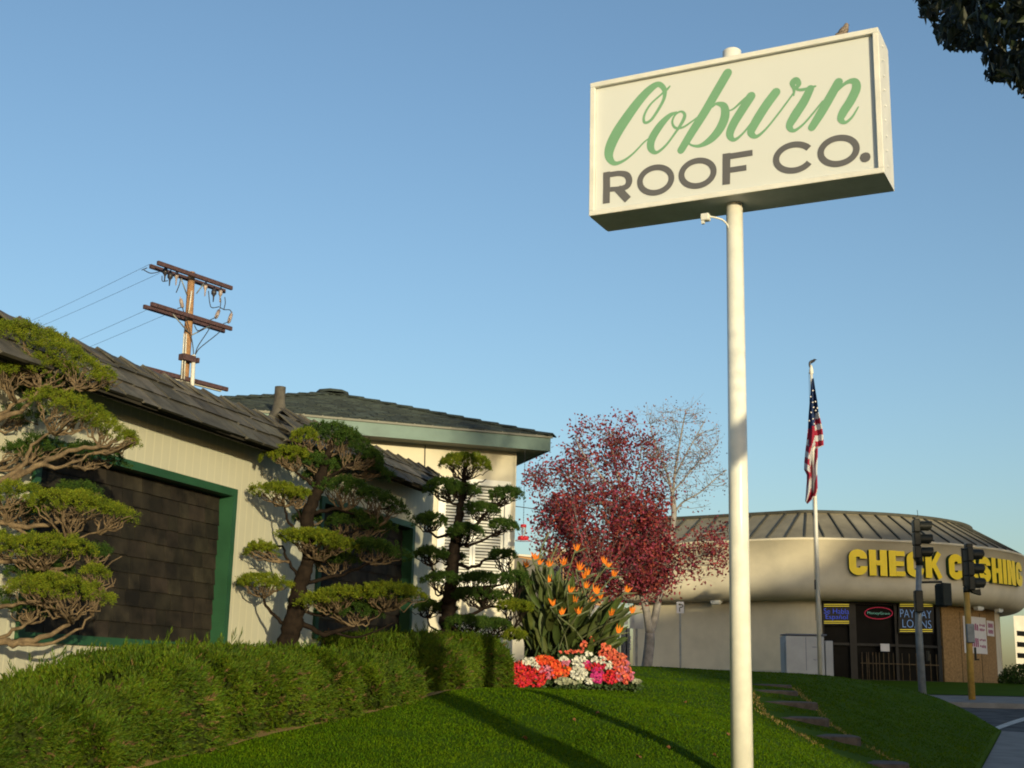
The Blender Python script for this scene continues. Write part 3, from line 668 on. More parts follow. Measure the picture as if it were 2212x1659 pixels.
mb = MB(); mb.tube([(fb[0]+.13*math.cos(t), fb[1]+.13*math.sin(t), fb[2]+.0) for t in np.linspace(0, 2*math.pi, 33)], .005, 6, cap=False)
for k in range(4):
    t = k*math.pi/2+.4; mb.tube([(fb[0]+.06*math.cos(t), fb[1]+.06*math.sin(t), fb[2]+.02), (fb[0]+.13*math.cos(t), fb[1]+.13*math.sin(t), fb[2])], .004, 5)
mb.build('perch', M['red_plastic'], fd)
# ------------------------------------------------------------------ shop across the street
def build_path():
    pts = [np.array([9.9, 41.2])]; hd = [95.]; ds = .1
    h = 95.; p = pts[0].copy(); F = []
    while h > -60:
        R = 3 if h > 91.5 else (12.5 if h > 80 else (8. if h > 50 else 7.))
        h -= math.degrees(ds/R); r = math.radians(h); p = p+np.array([math.sin(r), math.cos(r)])*ds; F.append((p.copy(), h))
    for _ in range(60): p = p+np.array([math.sin(r), math.cos(r)])*ds; F.append((p.copy(), h))
    h = 95.; p = pts[0].copy(); Bk = []
    while h < 121.5:
        r = math.radians(h); p = p-np.array([math.sin(r), math.cos(r)])*ds; h += math.degrees(ds/2.6); Bk.append((p.copy(), h))
    for _ in range(110): r = math.radians(h); p = p-np.array([math.sin(r), math.cos(r)])*ds; Bk.append((p.copy(), h))
    A = Bk[::-1]+[(pts[0], 95.)]+F
    return np.array([a for a, _ in A]), np.radians([b for _, b in A])
PP, PH = build_path(); PS = np.arange(len(PP))*.1
def pat(s, o, z):
    x = np.interp(s, PS, PP[:, 0]); y = np.interp(s, PS, PP[:, 1]); h = np.interp(s, PS, PH)
    return np.array([x+math.cos(h)*o, y-math.sin(h)*o, z])
def ptan(s): h = np.interp(s, PS, PH); return np.array([math.sin(h), math.cos(h), 0]), np.array([math.cos(h), -math.sin(h), 0])
def s_px(x, o, z=2.0):
    X = np.array([proj(pat(s, o, z))[0] for s in PS]); k = np.argmax(X > x); k = max(k, 1)
    return PS[k-1]+.1*(x-X[k-1])/(X[k]-X[k-1]+1e-9)
sL = s_px(1366, -.9); sEnd = PS[-1]
def sweep(mb, s0, s1, prof, step=.2, mi=0, smooth=False, close=False):
    n = max(2, int((s1-s0)/step)+1); ss = np.linspace(s0, s1, n); m = len(prof)
    V = [pat(s, o, z) for s in ss for o, z in prof]; k = m if close else m-1
    F = [(i*m+j, i*m+(j+1) % m, (i+1)*m+(j+1) % m, (i+1)*m+j) for i in range(n-1) for j in range(k)]
    mb.add(V, F, mi, smooth)
    if close: mb.add(V[:m]+V[-m:], [tuple(range(m)), tuple(range(2*m-1, m-1, -1))], mi)
GB = .22
shop = thing('shop_building', pat(s_px(1790, 0), -3, GB), 'tan corner shop with rounded fascia, weathered metal mansard roof and yellow letters', 'building')
ZF0, ZF1 = 2.82, 4.74
prof = [(-.25, ZF1+.05), (.035, ZF1+.05), (.035, ZF1-.03), (0, ZF1-.035), (0, 3.55)]+[(-.55+.55*math.cos(t), 3.42-.55*math.sin(t)) for t in np.linspace(0.1, math.pi/2, 9)]+[(-1.2, 2.87)]
mb = MB(); sweep(mb, sL-.3, sEnd, prof, .2, smooth=True)
mb.add([pat(sL-.3, o, z) for o, z in prof]+[pat(sL-.3, -1.2, ZF1)], [tuple(range(len(prof)+1))])
mb.build('fascia', M['wall_tan'], shop)
mb = MB(); zr0 = ZF1+.06; zr1_ = ZF1+1.05; sweep(mb, sL-.3, sEnd, [(-.05, zr0), (-1.75, zr1_), (-1.75, zr1_+.09), (-1.9, zr1_+.10), (-6, zr1_-.5)], .2)
rf = mb.build('roof', M['metal_roof'], shop)
mb = MB(); s = sL-.2
slope = np.array([-1.70, zr1_-zr0])
while s < sEnd-.1:
    hlf = .022; a = pat(s, -.05, zr0); b = pat(s, -1.75, zr1_); t, n_ = ptan(s)
    # on tight corners the seams fan in, as the photo's do
    mb.prism([a-t*hlf, a+t*hlf, b+t*hlf, b-t*hlf], (0, 0, .06)); s += .62
mb.build('seams', M['seam'], rf)
mb = MB(); sweep(mb, sL-.3, sEnd, [(-1.70, zr1_+.02), (-1.68, zr1_+.10), (-1.80, zr1_+.13), (-1.84, zr1_+.04)], .2, close=True); mb.build('roof_edge', M['seam'], rf)
WO = -.95
g0 = s_px(1776, WO); g1 = s_px(2036, WO); o1 = s_px(2151, WO); c1_ = s_px(2175, WO); d1_ = s_px(2198, WO)
mb = MB()
for (a, b) in ((sL, g0), (o1, c1_), (d1_, sEnd)): sweep(mb, a, b, [(WO, -.3), (WO, 2.9), (WO-.2, 2.9), (WO-.2, -.3)], .25, close=True)
e0 = pat(sL, WO-.2, 0); t, n_ = ptan(sL); mb.prism([pat(sL, WO-.21, -.3), pat(sL, WO-8, -.3), pat(sL, WO-8, 2.9), pat(sL, WO-.21, 2.9)], t*.2)
mb.prism([pat(sL, -1.3, 2.88), pat(sL, -8, 2.88), pat(sL, -8, ZF1), pat(sL, -1.3, ZF1)], t*.2)
mb.build('wall', M['wall_tan'], shop)
mb = MB(); sweep(mb, sL, g0, [(WO+.012, -.3), (WO+.012, GB+.42), (WO+.001, GB+.44)], .25); sweep(mb, o1, c1_, [(WO+.012, -.3), (WO+.012, GB+.42), (WO+.001, GB+.44)], .25); mb.build('wall_base', M['wall_base'], shop)
mb = MB(); sweep(mb, c1_, d1_, [(WO-.3, -.1), (WO-.3, 2.9)], .2); mb.build('shop_window', M['glass_dark'], shop)
mb = MB(); sweep(mb, g0, g1, [(WO-.15, -.1), (WO-.15, 2.9)], .4)
sf = mb.build('shop_window', M['glass_dark'], shop)
mb = MB()
for x, w in ((1779, .05), (1843, .22), (1937, .10), (2029, .16)):
    s = s_px(x, WO); t, n_ = ptan(s); mb.box(pat(s, WO-.09, 1.4), (w/2, .07, 1.5), np.array([t, n_, wz]))
for z, h in ((2.84, .05), (1.52, .04), (GB+.12, .1)): sweep(mb, g0, g1, [(WO-.13, z-h), (WO-.13, z+h), (WO-.04, z+h), (WO-.04, z-h)], .4, close=True)
mb.build('frame', M['frame_dark'], sf)
mb = MB()
for x in (1859, 1869, 1873, 1882, 1889, 1896, 1905, 1916, 1926, 1945, 1960, 1975, 1990, 2005, 2018):
    s = s_px(x, WO); mb.tube([pat(s, WO+.04, GB-.1), pat(s, WO+.04, 1.28)], .014, 6)
sweep(mb, s_px(1856, WO), s_px(2022, WO), [(WO+.03, .92), (WO+.03, .95), (WO+.06, .95), (WO+.06, .92)], .5, close=True)
M['bars'] = mat('rusty_bars', (.11, .075, .035), .7, .3, 8); mb.build('window_bars', M['bars'], sf)
# plywood
mb = MB(); sweep(mb, g1, o1, [(WO, -.2), (WO, 2.9), (WO-.1, 2.9), (WO-.1, -.2)], .25, close=True)
for x in (2075, 2118):
    s = s_px(x, WO); t, n_ = ptan(s); mb.box(pat(s, WO+.004, 1.4), (.006, .006, 1.3), np.array([t, n_, wz]), 1)
mb.build('plywood_boarding', [M['osb'], M['frame_dark']], shop)
# corner glass return between glazing and plywood
t, n_ = ptan(g1)
def poster(name, x0, y0, x1, y1, rows, label, cats):
    s0, s1 = s_px(x0, WO), s_px(x1, WO); Y = pat((s0+s1)/2, WO, 0)[1]; z1 = P(x0, y0, Y)[2]; z0 = P(x0, y1, Y)[2]
    mb = MB(); sweep(mb, s0, s1, [(WO+.012, z0), (WO+.012, z1), (WO+.016, z1), (WO+.016, z0)], .2, close=True); o = mb.build(name, M['paper'], label=label, cat=cats)
    BASE[o] = np.zeros(3); mb = MB()
    for (u0, u1, v0, v1) in rows:
        # ragged brush-lettered blocks
        n = max(2, int((u1-u0)*14))
        for i in range(n):
            a = u0+(u1-u0)*i/n; b = a+(u1-u0)/n*.72; zz0 = z0+(z1-z0)*(v0+random.uniform(0, .03)); zz1 = z0+(z1-z0)*(v1-random.uniform(0, .03))
            sweep(mb, s0+(s1-s0)*a, s0+(s1-s0)*b, [(WO+.018, zz0), (WO+.018, zz1)], .3)
    mb.build('printing', M['magenta'], o)
poster('poster', 2081, 1332, 2130, 1411, [(.3, .62, .62, .82), (.66, .95, .74, .82), (.66, .95, .62, .70), (.12, .6, .16, .42), (.63, .95, .34, .42), (.63, .95, .16, .25)], 'large white paper poster with faded magenta print taped to the plywood', 'poster')
poster('poster', 2132, 1341, 2147, 1374, [(.15, .85, .15, .42), (.15, .85, .52, .85)], 'small white poster with magenta print right of the large one', 'poster')
s = s_px(1908, WO); Yp_ = pat(s, WO, 0)[1]; t, n_ = ptan(s); z_ = P(1908, 1399, Yp_)[2]
mb = MB(); mb.box(pat(s, WO+.075, z_), (.15, .004, .12), np.array([t, n_, wz])); mb.build('paper_notice', M['paper'], label='blank looking white notice hung on the dark shop window bars', cat='notice')
# letters
def ribbon(cl, w):
    cl = np.array(cl, float); T = np.gradient(cl, axis=0); T /= np.linalg.norm(T, axis=1)[:, None]+1e-9; N = np.stack([-T[:, 1], T[:, 0]], 1)
    return cl+N*w/2, cl-N*w/2
def rr(x0, y0, x1, y1, r, a0, a1):  # rounded path pieces
    out = []
    for t in np.linspace(a0, a1, 7): out.append((x0+r*math.cos(t), y0+r*math.sin(t)))
    return out
LW = .72; tk = .285; h_ = tk/2
def arc(cx, cy, rx, ry, a0, a1, n=7): return [(cx+rx*math.cos(math.radians(a)), cy+ry*math.sin(math.radians(a))) for a in np.linspace(a0, a1, n)]
cC = [(LW-h_, .64), (LW-h_, .70)]+arc(LW/2, .70, LW/2-h_, .30-h_, 0, 180, 13)+[(h_, .5)]+arc(LW/2, .30, LW/2-h_, .30-h_, 180, 360, 13)+[(LW-h_, .36)]
GL = {'C': [cC], 'H': [[(h_, 0), (h_, 1)], [(LW-h_, 0), (LW-h_, 1)], [(tk, .5), (LW-tk, .5)]], 'E': [[(h_, 0), (h_, 1)], [(tk, 1-.11), (LW*.92, 1-.11)], [(tk, .5), (LW*.86, .5)], [(tk, .11), (LW*.92, .11)]],
      'K': [[(h_, 0), (h_, 1)], [(tk+.0, .40), (.40, .62), (LW-.08, 1.0)], [(.36, .56), (LW-.06, 0)]], 'A': [[(.10, 0), (LW/2-.055, 1)], [(LW-.10, 0), (LW/2+.055, 1)], [(.2, .27), (LW-.2, .27)]],
      'S': [[(LW-h_, .66), (LW-h_, .72)]+arc(LW/2, .72, LW/2-h_, .28-h_, 0, 180, 9)+[(h_+.01, .62), (LW/2, .5), (LW-h_-.01, .38)]+arc(LW/2, .28, LW/2-h_, .28-h_, 0, -180, 9)+[(h_, .34)]],
      'I': [[(.135, 0), (.135, 1)]], 'N': [[(h_, 0), (h_, 1)], [(LW-h_, 0), (LW-h_, 1)], [(tk-.03, .96), (LW-tk+.03, .04)]], 'G': [cC[:-1]+[(LW-h_, .46)], [(LW*.5, .44), (LW-.25, .44)]]}
s0 = s_px(1834, .15, 4); s1 = s_px(2193, .15, 4); txt = 'CHECK CASHIN'
adv = {c: (.27 if c == 'I' else (LW*.92 if c == 'E' else LW)) for c in GL}; adv[' '] = .2; gap = .08
tot = sum(adv[c]+gap for c in txt)-gap; k_ = (s1-s0)/tot
Yl = pat(s0, 0, 0)[1]; zt_ = P(1840, 1187, Yl)[2]; zb_ = P(1840, 1243, Yl)[2]; LH = zt_-zb_
print('LETTERS', s0, s1, k_, LH)
sign = thing('letter_sign', pat(s0, .1, zb_), 'large yellow channel letters reading CHECK CASHING on the tan fascia', 'sign')
x = 0
for c in txt+'G':
    if c != ' ':
        mb = MB(); jj = 0
        for cl in GL[c]:
            cl = np.array(cl, float)
            if len(cl) == 2: cl = np.array([cl[0]*(1-q)+cl[1]*q for q in (0, .34, .67, 1)])
            w = .19 if (c in 'EHA' and abs(cl[0][1]-cl[-1][1]) < .01) else (.2 if c in 'NSK' and len(GL[c]) > 1 and abs(cl[0][0]-cl[-1][0]) > .1 else tk)
            L_, R_ = ribbon(cl, w); n = len(cl); jj += 1
            f = lambda q, o: pat(s0+(x+q[0])*k_, o, zb_+q[1]*LH)
            of, ob = .155+jj*.002, .01
            V = [f(q, of) for q in L_]+[f(q, of) for q in R_]; mb.add(V, [(i, i+1, n+i+1, n+i) for i in range(n-1)], 0)
            e = .93
            for side in (L_, R_):
                V = [f(q, of) for q in side]+[f(q, ob) for q in side]; mb.add(V, [(i, i+1, n+i+1, n+i) for i in range(n-1)], 1)
            for i in (0, n-1): mb.add([f(L_[i], of), f(R_[i], of), f(R_[i], ob), f(L_[i], ob)], [(0, 1, 2, 3)], 1)
        mb.build('letter', [M['yellow'], M['return_green']], sign)
    x += adv[c]+gap
# text helper
def text_mb(txt, o, tx, ty, w, h, off=0.0, mbx=None, th=.004):
    cu = bpy.data.curves.new('t', 'FONT'); cu.body = txt; cu.align_x = 'LEFT'; cu.offset = -.018; cu.resolution_u = 3
    ob = bpy.data.objects.new('t', cu); COL.objects.link(ob); dg = bpy.context.evaluated_depsgraph_get(); me = bpy.data.meshes.new_from_object(ob.evaluated_get(dg))
    v = np.array([vv.co[:2] for vv in me.vertices]); F = [tuple(p.vertices) for p in me.polygons]
    lo, hi = v.min(0), v.max(0); v = (v-lo)/(hi-lo); nrm = np.cross(tx, ty)
    mb = mbx or MB(); V = [np.array(o)+tx*q[0]*w+ty*q[1]*h for q in v]; mb.add(V, F)
    bpy.data.objects.remove(ob); bpy.data.curves.remove(cu); bpy.data.meshes.remove(me); return mb
def neon(x0, y0, x1, y1, lines, col, label, bars=True, oval=False):
    s = s_px((x0+x1)/2, WO); t, n_ = ptan(s); c = pat(s, WO+.06, 0); Y = c[1]
    def Q(x, y, d=0): return hit(x, y, c+n_*d, n_)
    root = thing('neon_sign', Q((x0+x1)/2, y1), label, 'neon sign')
    mb = MB(); A = [Q(x0-3, y0-3, -.03), Q(x1+3, y0-3, -.03), Q(x1+3, y1+4, -.03), Q(x0-3, y1+4, -.03)]
    if not oval: mb.prism(A, -n_*.02); mb.build('backboard', M['frame_dark'], root)
    if bars:
        mb = MB()
        for y in (y0+.5, y0+4.5, y1-4, y1): mb.tube([Q(x0, y), Q(x1, y)], .010, 6)
        mb.build('neon_bars', M['neon_yel'], root)
    if oval:
        mb = MB(); mb.tube([Q((x0+x1)/2+(x1-x0)/2*math.cos(a), (y0+y1)/2+(y1-y0)/2*math.sin(a)) for a in np.linspace(0, 2*math.pi, 41)], .011, 6, cap=False); mb.build('neon_ring', M['neon_red'], root)
    mb = MB()
    for (tx_, a, b, c_, d) in lines:
        o = Q(a, d); w = np.linalg.norm(Q(c_, d)-o); h = np.linalg.norm(Q(a, b)-o); text_mb(tx_, o, t, wz, w, h, 0.0, mb)
    mb.build('neon_lettering', col, root)
neon(1780, 1305, 1834, 1346, [('Se Habla', 1780, 1314, 1834, 1325), ('Español', 1784, 1327, 1831, 1340)], M['neon_blue'], 'blue neon window sign reading Se Habla Español between double yellow bars')
neon(1944, 1305, 2014, 1364, [('PAYDAY', 1945, 1316, 2012, 1333), ('LOANS', 1950, 1338, 2012, 1355)], M['neon_pale'], 'pale blue neon window sign reading PAYDAY LOANS between double yellow bars')
neon(1868, 1312, 1928, 1337, [('MoneyGram', 1874, 1321, 1922, 1328)], M['neon_green'], 'oval red neon ring with pale green lettering in the shop window', bars=False, oval=True)
for (x0, x1, o_) in ((1535, 1558, -.45), (2107, 2124, -.5), (2150, 2167, -.5)):
    s = s_px((x0+x1)/2, o_, 2.8); t, n_ = ptan(s); mb = MB(); mb.box(pat(s, o_-.02, 2.83), (.17, .09, .05), np.array([t, n_, wz]), bev=.01); mb.box(pat(s, o_-.02, 2.77), (.14, .07, .015), np.array([t, n_, wz])); mb.build('soffit_lamp', M['sign_metal'], shop)
# ------------------------------------------------------------------ grey metal cabinet
def obox(mb, x0, y0, x1, y1, Y, d, zlow=None, bev=.01):
    a = P(x0, y0, Y); b = P(x1, y1, Y); z0 = b[2] if zlow is None else zlow
    mb.box(((a[0]+b[0])/2, Y+d/2, (a[2]+z0)/2), (abs(b[0]-a[0])/2, d/2, (a[2]-z0)/2), bev=bev)
cY = 36.5; czb = float(B(9, cY))+.1
cabn = thing('utility_cabinet', (P(1745, 1440, cY)[0], cY, czb), 'grey metal utility cabinet beside the flagpole in front of the tan wall', 'cabinet')
mb = MB(); obox(mb, 1697, 1373, 1782, 1450, cY, .75, czb); mb.build('body', M['cab_grey'], cabn)
mb = MB(); obox(mb, 1694, 1387, 1697, 1450, cY+.1, .5, czb); obox(mb, 1782.3, 1384, 1801, 1450, cY+.12, .6, czb); mb.build('side_compartment', M['cab_grey'], cabn)
mb = MB(); obox(mb, 1698, 1368, 1786, 1373.4, cY-.02, .8, None, .005); mb.build('lid', M['cab_dark'], cabn)
mb = MB(); obox(mb, 1755, 1397, 1765, 1398.5, cY-.02, .03, None, 0); mb.tube([P(1757, 1424, cY-.015), P(1762, 1426, cY-.02), P(1768, 1424, cY-.015)], .006, 5); obox(mb, 1741, 1376, 1742, 1448, cY-.006, .01, None, 0); mb.build('handle', M['cab_dark'], cabn)
# ------------------------------------------------------------------ flagpole and flag
fY = 27.; f0 = P(1772, 1459, fY); f1 = P(1763, 795, fY)
fp = thing('flagpole', (f0[0], fY, f0[2]-.02), 'white flagpole on the crest of the lawn', 'flagpole')
mb = MB(); mb.tube([(f0[0], fY, f0[2]-.3), (f0[0], fY, (f0[2]+f1[2])/2), (f0[0]-.0, fY, f1[2])], [.046, .042, .030], 20); mb.build('pole', M['flag_pole'], fp)
mb = MB(); mb.lathe((f0[0], fY, f1[2]-.02), [(.035, -.12), (.045, -.1), (.045, -.02), (.03, .03), (.022, .08), (0, .09)], 16); mb.build('truck', M['flag_pole'], fp)
tp = np.array([f0[0], fY, f1[2]+.07])
mb = MB(); mb.tube(catmull([tp+np.array(q) for q in [(-.03, 0, -.06), (-.03, 0, .0), (-.02, 0, .05), (.02, 0, .085), (.06, 0, .10), (.10, 0, .095)]], 4), np.interp(np.linspace(0, 5, 21), range(6), [.012, .022, .026, .022, .014, .003]), 10)
mb.prism([tp+np.array(q) for q in [(-.02, -.02, .03), (.05, -.06, .12), (.11, -.08, .10), (.03, -.03, .04)]], (0, .008, 0)); mb.prism([tp+np.array(q) for q in [(-.02, .02, .03), (.05, .06, .12), (.11, .08, .10), (.03, .03, .04)]], (0, .008, 0)); mb.build('eagle_finial', M['insul_dark'], fp)
mb = MB(); mb.tube([(f0[0]-.055, fY-.01, f1[2]-.1), (f0[0]-.062, fY-.01, f0[2]+1.1)], .004, 5); mb.box((f0[0]-.05, fY, P(1765, 1263, fY)[2]), (.015, .02, .10)); mb.build('halyard', M['wire'], fp)
def fpx(cx, cy): return ((2350+cx/3.385)*.72, (1060+cy/3.385)*.72)
Lx_ = [(250, 305), (330, 283), (400, 275), (640, 255), (760, 250), (900, 235), (1000, 222), (1100, 213), (1180, 210), (1235, 238), (1300, 238), (1380, 232), (1500, 222), (1530, 243)]
Rx_ = [(250, 309), (360, 325), (480, 345), (600, 360), (660, 375), (760, 398), (860, 408), (935, 411), (965, 352), (1050, 350), (1200, 345), (1400, 350), (1440, 335), (1530, 246)]
ny_, nx_ = 130, 26; V = []; FI = []; MI = []
for i in range(ny_):
    cy = 250+1280*i/(ny_-1); l = np.interp(cy, *zip(*Lx_)); r = np.interp(cy, *zip(*Rx_))
    for j_ in range(nx_):
        u = j_/(nx_-1); cx = l+(r-l)*u; X, Y = fpx(cx, cy)
        dep = .09*math.sin(u*math.pi*3.2+.4+cy*.0012)*min(1, (cy-240)/300)+.03*math.sin(u*7+cy*.008)
        V.append(P(X, Y, fY-.06+dep))
for i in range(ny_-1):
    for j_ in range(nx_-1):
        cy = 250+1280*(i+.5)/(ny_-1); l = np.interp(cy, *zip(*Lx_)); r = np.interp(cy, *zip(*Rx_)); cx = l+(r-l)*(j_+.5)/(nx_-1)
        FI.append((i*nx_+j_, i*nx_+j_+1, (i+1)*nx_+j_+1, (i+1)*nx_+j_))
        if cx > 322 and cy < 962:
            m_ = 2 if cy < 605-.4*(cx-322)+8 else (int((cy+.22*(cx-322)-612)/57) % 2)
            m_ = m_ if m_ == 2 else (1 if m_ == 0 else 0)
        else:
            lim = 740 if cx > 285 else 765
            if cy < lim: m_ = 2
            elif cx > 262+.06*(cy-1000) and cy < 1450: # long diagonal folds
                m_ = int((cx*1.0+(cy-760)*.30-300)/46) % 2
            else: m_ = 1-int((cy-.62*(cx-230)-(lim-30))/64) % 2 if cy < 1240 else int((cx+(cy-1240)*.3)/40) % 2
        MI.append(m_)
V = np.array(V); fl = npmesh('flag', V, np.array(FI), [M['flag_red'], M['flag_white'], M['flag_blue']], mi=MI, smooth=True)
link_props(fl, 'limp stars and stripes flag hanging folded against the white flagpole', 'flag'); BASE[fl] = np.zeros(3)
mb = MB()
for cx, cy in ((302, 378), (300, 497), (327, 490), (308, 548), (348, 555), (303, 665), (315, 716), (264, 685), (280, 440), (285, 600), (330, 640-60)):
    X, Y = fpx(cx, cy); c = P(X, Y, fY-.20); R_ = .022; mb.add([c+np.array([math.cos(a)*R_*(1 if k % 2 else .42), 0, math.sin(a)*R_*(1 if k % 2 else .42)]) for k, a in enumerate(np.linspace(0, 2*math.pi, 10, endpoint=False))], [tuple(range(10))])
mb.build('stars', M['paper'], fl)
# ------------------------------------------------------------------ traffic signals
def visor(mb, c, ax, r, L):
    ax = np.array(ax)/np.linalg.norm(ax); side = np.cross(ax, wz); n = 14; V = []
    for k in range(n+1):
        t = math.radians(-50+280*k/n); d = side*math.cos(t)+wz*math.sin(t)
        Lk = L*(1-.25*max(0, -math.sin(t)))
        for q, rr_ in ((0, r), (Lk, r*1.02), (Lk, r*.96), (0, r*.94)): V.append(c+ax*q+d*rr_-ax*0)
    mb.add(V, [(k*4+j, k*4+(j+1) % 4, (k+1)*4+(j+1) % 4, (k+1)*4+j) for k in range(n) for j in range(4)])
M['lens_red'] = mat('lens_red', (.08, .01, .01), .3, .1, 3); M['lens_amb'] = mat('lens_amber', (.10, .05, .01), .3, .1, 3); M['lens_grn'] = mat('lens_green', (.01, .05, .04), .3, .1, 3)
def head(root, c, az, H, name='signal_head'):
    a = math.radians(az); ax = np.array([math.sin(a), math.cos(a), 0]); sd_ = np.array([-ax[1], ax[0], 0])
    mb = MB(); s = H/3
    for k in range(3): mb.box(c+wz*(H/2-s*(k+.5)), (.085, .16, s/2-.006), np.array([ax, sd_, wz]), bev=.02)
    mb.box(c, (.06, .12, H/2-.02), np.array([ax, sd_, wz])); o = mb.build(name, M['sig_dark'], root)
    for k, ln in enumerate(('lens_red', 'lens_amb', 'lens_grn')):
        cc = c+wz*(H/2-s*(k+.5))+ax*.085; mb = MB(); visor(mb, cc, ax, s*.40, .30); mb.build('visor', M['sig_dark'], o)
        mb = MB(); mb.lathe(cc, [(0, .03), (s*.3, .02), (s*.36, 0)], 14, ax=np.array([sd_, wz, ax])); mb.build('lens', M[ln], o)
    return o
gY = 33.; b0 = P(1994, 1508, gY); t0 = P(1985, 1200, gY)
ts = thing('traffic_signal', (b0[0], gY, b0[2]), 'grey traffic signal pole with signal head on top and pedestrian head on a side arm', 'traffic signal')
mb = MB(); mb.tube([(b0[0], gY, b0[2]-.4), (b0[0]-.03, gY, (b0[2]+t0[2])/2), (t0[0], gY, t0[2])], [.10, .085, .065], 20); mb.lathe((b0[0], gY, b0[2]-.1), [(.19, 0), (.19, .08), (.12, .2)], 16); mb.build('pole', M['galv'], ts)
hc = P(1980, 1165, gY); head(ts, hc, 97, 1.0)
mb = MB(); mb.tube([(t0[0], gY, t0[2]-.25), (t0[0], gY, t0[2]+.05)], .09, 12); mb.box(hc+np.array([.03, 0, .52]), (.05, .06, .04)); mb.tube([hc+np.array([0, 0, .5]), hc+np.array([.06, 0, .62]), hc+np.array([.05, 0, .75])], .008, 5); mb.build('mounting', M['sig_dark'], ts)
tb = P(1984, 1299, gY-.15); mb = MB(); mb.box(tb, (.10, .09, .27), bev=.02); mb.build('terminal_box', M['sig_dark'], ts)
mb = MB(); pa = P(1987, 1258, gY); pb = P(2034, 1257, gY); mb.tube([pa+np.array([0, 0, -.05]), pa, pb, pb+np.array([0, 0, -.06])], .03, 10); mb.build('bracket_arm', M['sig_dark'], ts)
pc = P(2034, 1286, gY); mb = MB(); a = math.radians(60); ax = np.array([[math.cos(a), -math.sin(a), 0], [math.sin(a), math.cos(a), 0], [0, 0, 1]])
mb.box(pc, (.14, .13, .29), ax, bev=.05); mb.box(pc+ax[0]*.16+wz*.02, (.04, .15, .28), ax, bev=.01); mb.build('pedestrian_head', M['sig_dark'], ts)
bt = P(2000, 1420, gY-.12); mb = MB(); mb.box(P(2005, 1417, gY-.05), (.03, .04, .13), bev=.01); mb.build('push_button', M['sig_dark'], ts)
yY = 34.2; b0 = P(2100, 1517, yY); t0 = P(2088, 1280, yY)
ts = thing('traffic_signal', (b0[0], yY, b0[2]), 'leaning yellow traffic signal pole with dark three lamp head on the far pavement', 'traffic signal')
t0[1] = yY; mb = MB(); mb.tube([(b0[0], yY, b0[2]-.03), (b0[0]*.5+t0[0]*.5, yY, b0[2]*.5+t0[2]*.5), t0], [.088, .082, .078], 20); mb.build('pole', M['pole_yel'], ts)
mb = MB(); mb.lathe((b0[0], yY, b0[2]-.02), [(.15, 0), (.15, .04), (.10, .07)], 14); mb.build('base_plate', M['sig_dark'], ts)
hc = P(2093, 1229, yY); head(ts, hc, 84, 1.12)
mb = MB(); mb.tube([t0, t0+np.array([.0, 0, .14])], .085, 12); mb.tube([hc+np.array([-.1, 0, .5]), hc+np.array([-.16, 0, .54]), hc+np.array([-.16, 0, -.45]), hc+np.array([-.05, 0, -.5])], .025, 8); mb.box(hc+np.array([.02, 0, .6]), (.09, .1, .06), bev=.02)
mb.prism([hc+np.array(q) for q in [(.0, -.08, -.56), (.24, -.08, -.52), (.26, -.08, -.68), (.05, -.08, -.62)]], (0, .16, 0)); mb.build('mounting', M['sig_dark'], ts)
mb = MB(); mb.box(P(2096, 1368, yY-.1), (.10, .05, .24), bev=.02); mb.build('sign_back', M['galv'], ts)
mb = MB(); q = P(2107, 1412, yY-.05); mb.box(q, (.02, .04, .16), bev=.008); mb.box(q+np.array([.03, 0, -.15]), (.05, .03, .02)); mb.build('push_button', M['sig_dark'], ts)
# ------------------------------------------------------------------ small signs
def post_sign(x, y0, y1, yb, w, Y, mface, label, arrow=False, zlow=None):
    p = P(x, yb, Y); t_ = P(x, y0, Y); b_ = P(x, y1, Y); root = thing('street_sign', (p[0], Y, p[2]-.1), label, 'sign')
    mb = MB(); mb.box((p[0], Y+.02, (p[2]-.15+t_[2]-.02)/2), (.03, .02, (t_[2]-.02-p[2]+.15)/2)); mb.build('post', M['galv'], root)
    ww = w*Y/2874; mb = MB(); mb.box((p[0], Y-.015, (t_[2]+b_[2])/2), (ww/2, .006, (t_[2]-b_[2])/2), bev=.003); f = mb.build('plate', mface, root)
    if arrow:
        H = t_[2]-b_[2]; c = np.array([p[0], Y-.024, (t_[2]+b_[2])/2])
        pts = [(-.05, -.36), (-.05, -.05), (.02, .02), (.16, .04), (.22, .14), (.16, .24), (.0, .26)]
        S = catmull([(a, b, 0) for a, b in pts], 5)[:, :2]; Lf, Rg = ribbon(S*H, .085*H); n = len(S); mb = MB()
        mb.add([c+np.array([q[0], 0, q[1]]) for q in Lf]+[c+np.array([q[0], 0, q[1]]) for q in Rg], [(i, i+1, n+i+1, n+i) for i in range(n-1)])
        mb.add([c+np.array([a*H, -.001, b*H]) for a, b in ((.02, .38), (-.2, .26), (.02, .14))], [(0, 1, 2)]); mb.build('arrow', M['sig_dark'], root)
post_sign(1470, 1300, 1325, 1437, 16, 40., M['paper'], 'small white sign with a black curved arrow on a thin grey post', True)
post_sign(1375, 1325, 1358, 1440, 31, 35., M['cab_grey'], 'plain grey back of a square sign on a post beside the tree trunk')
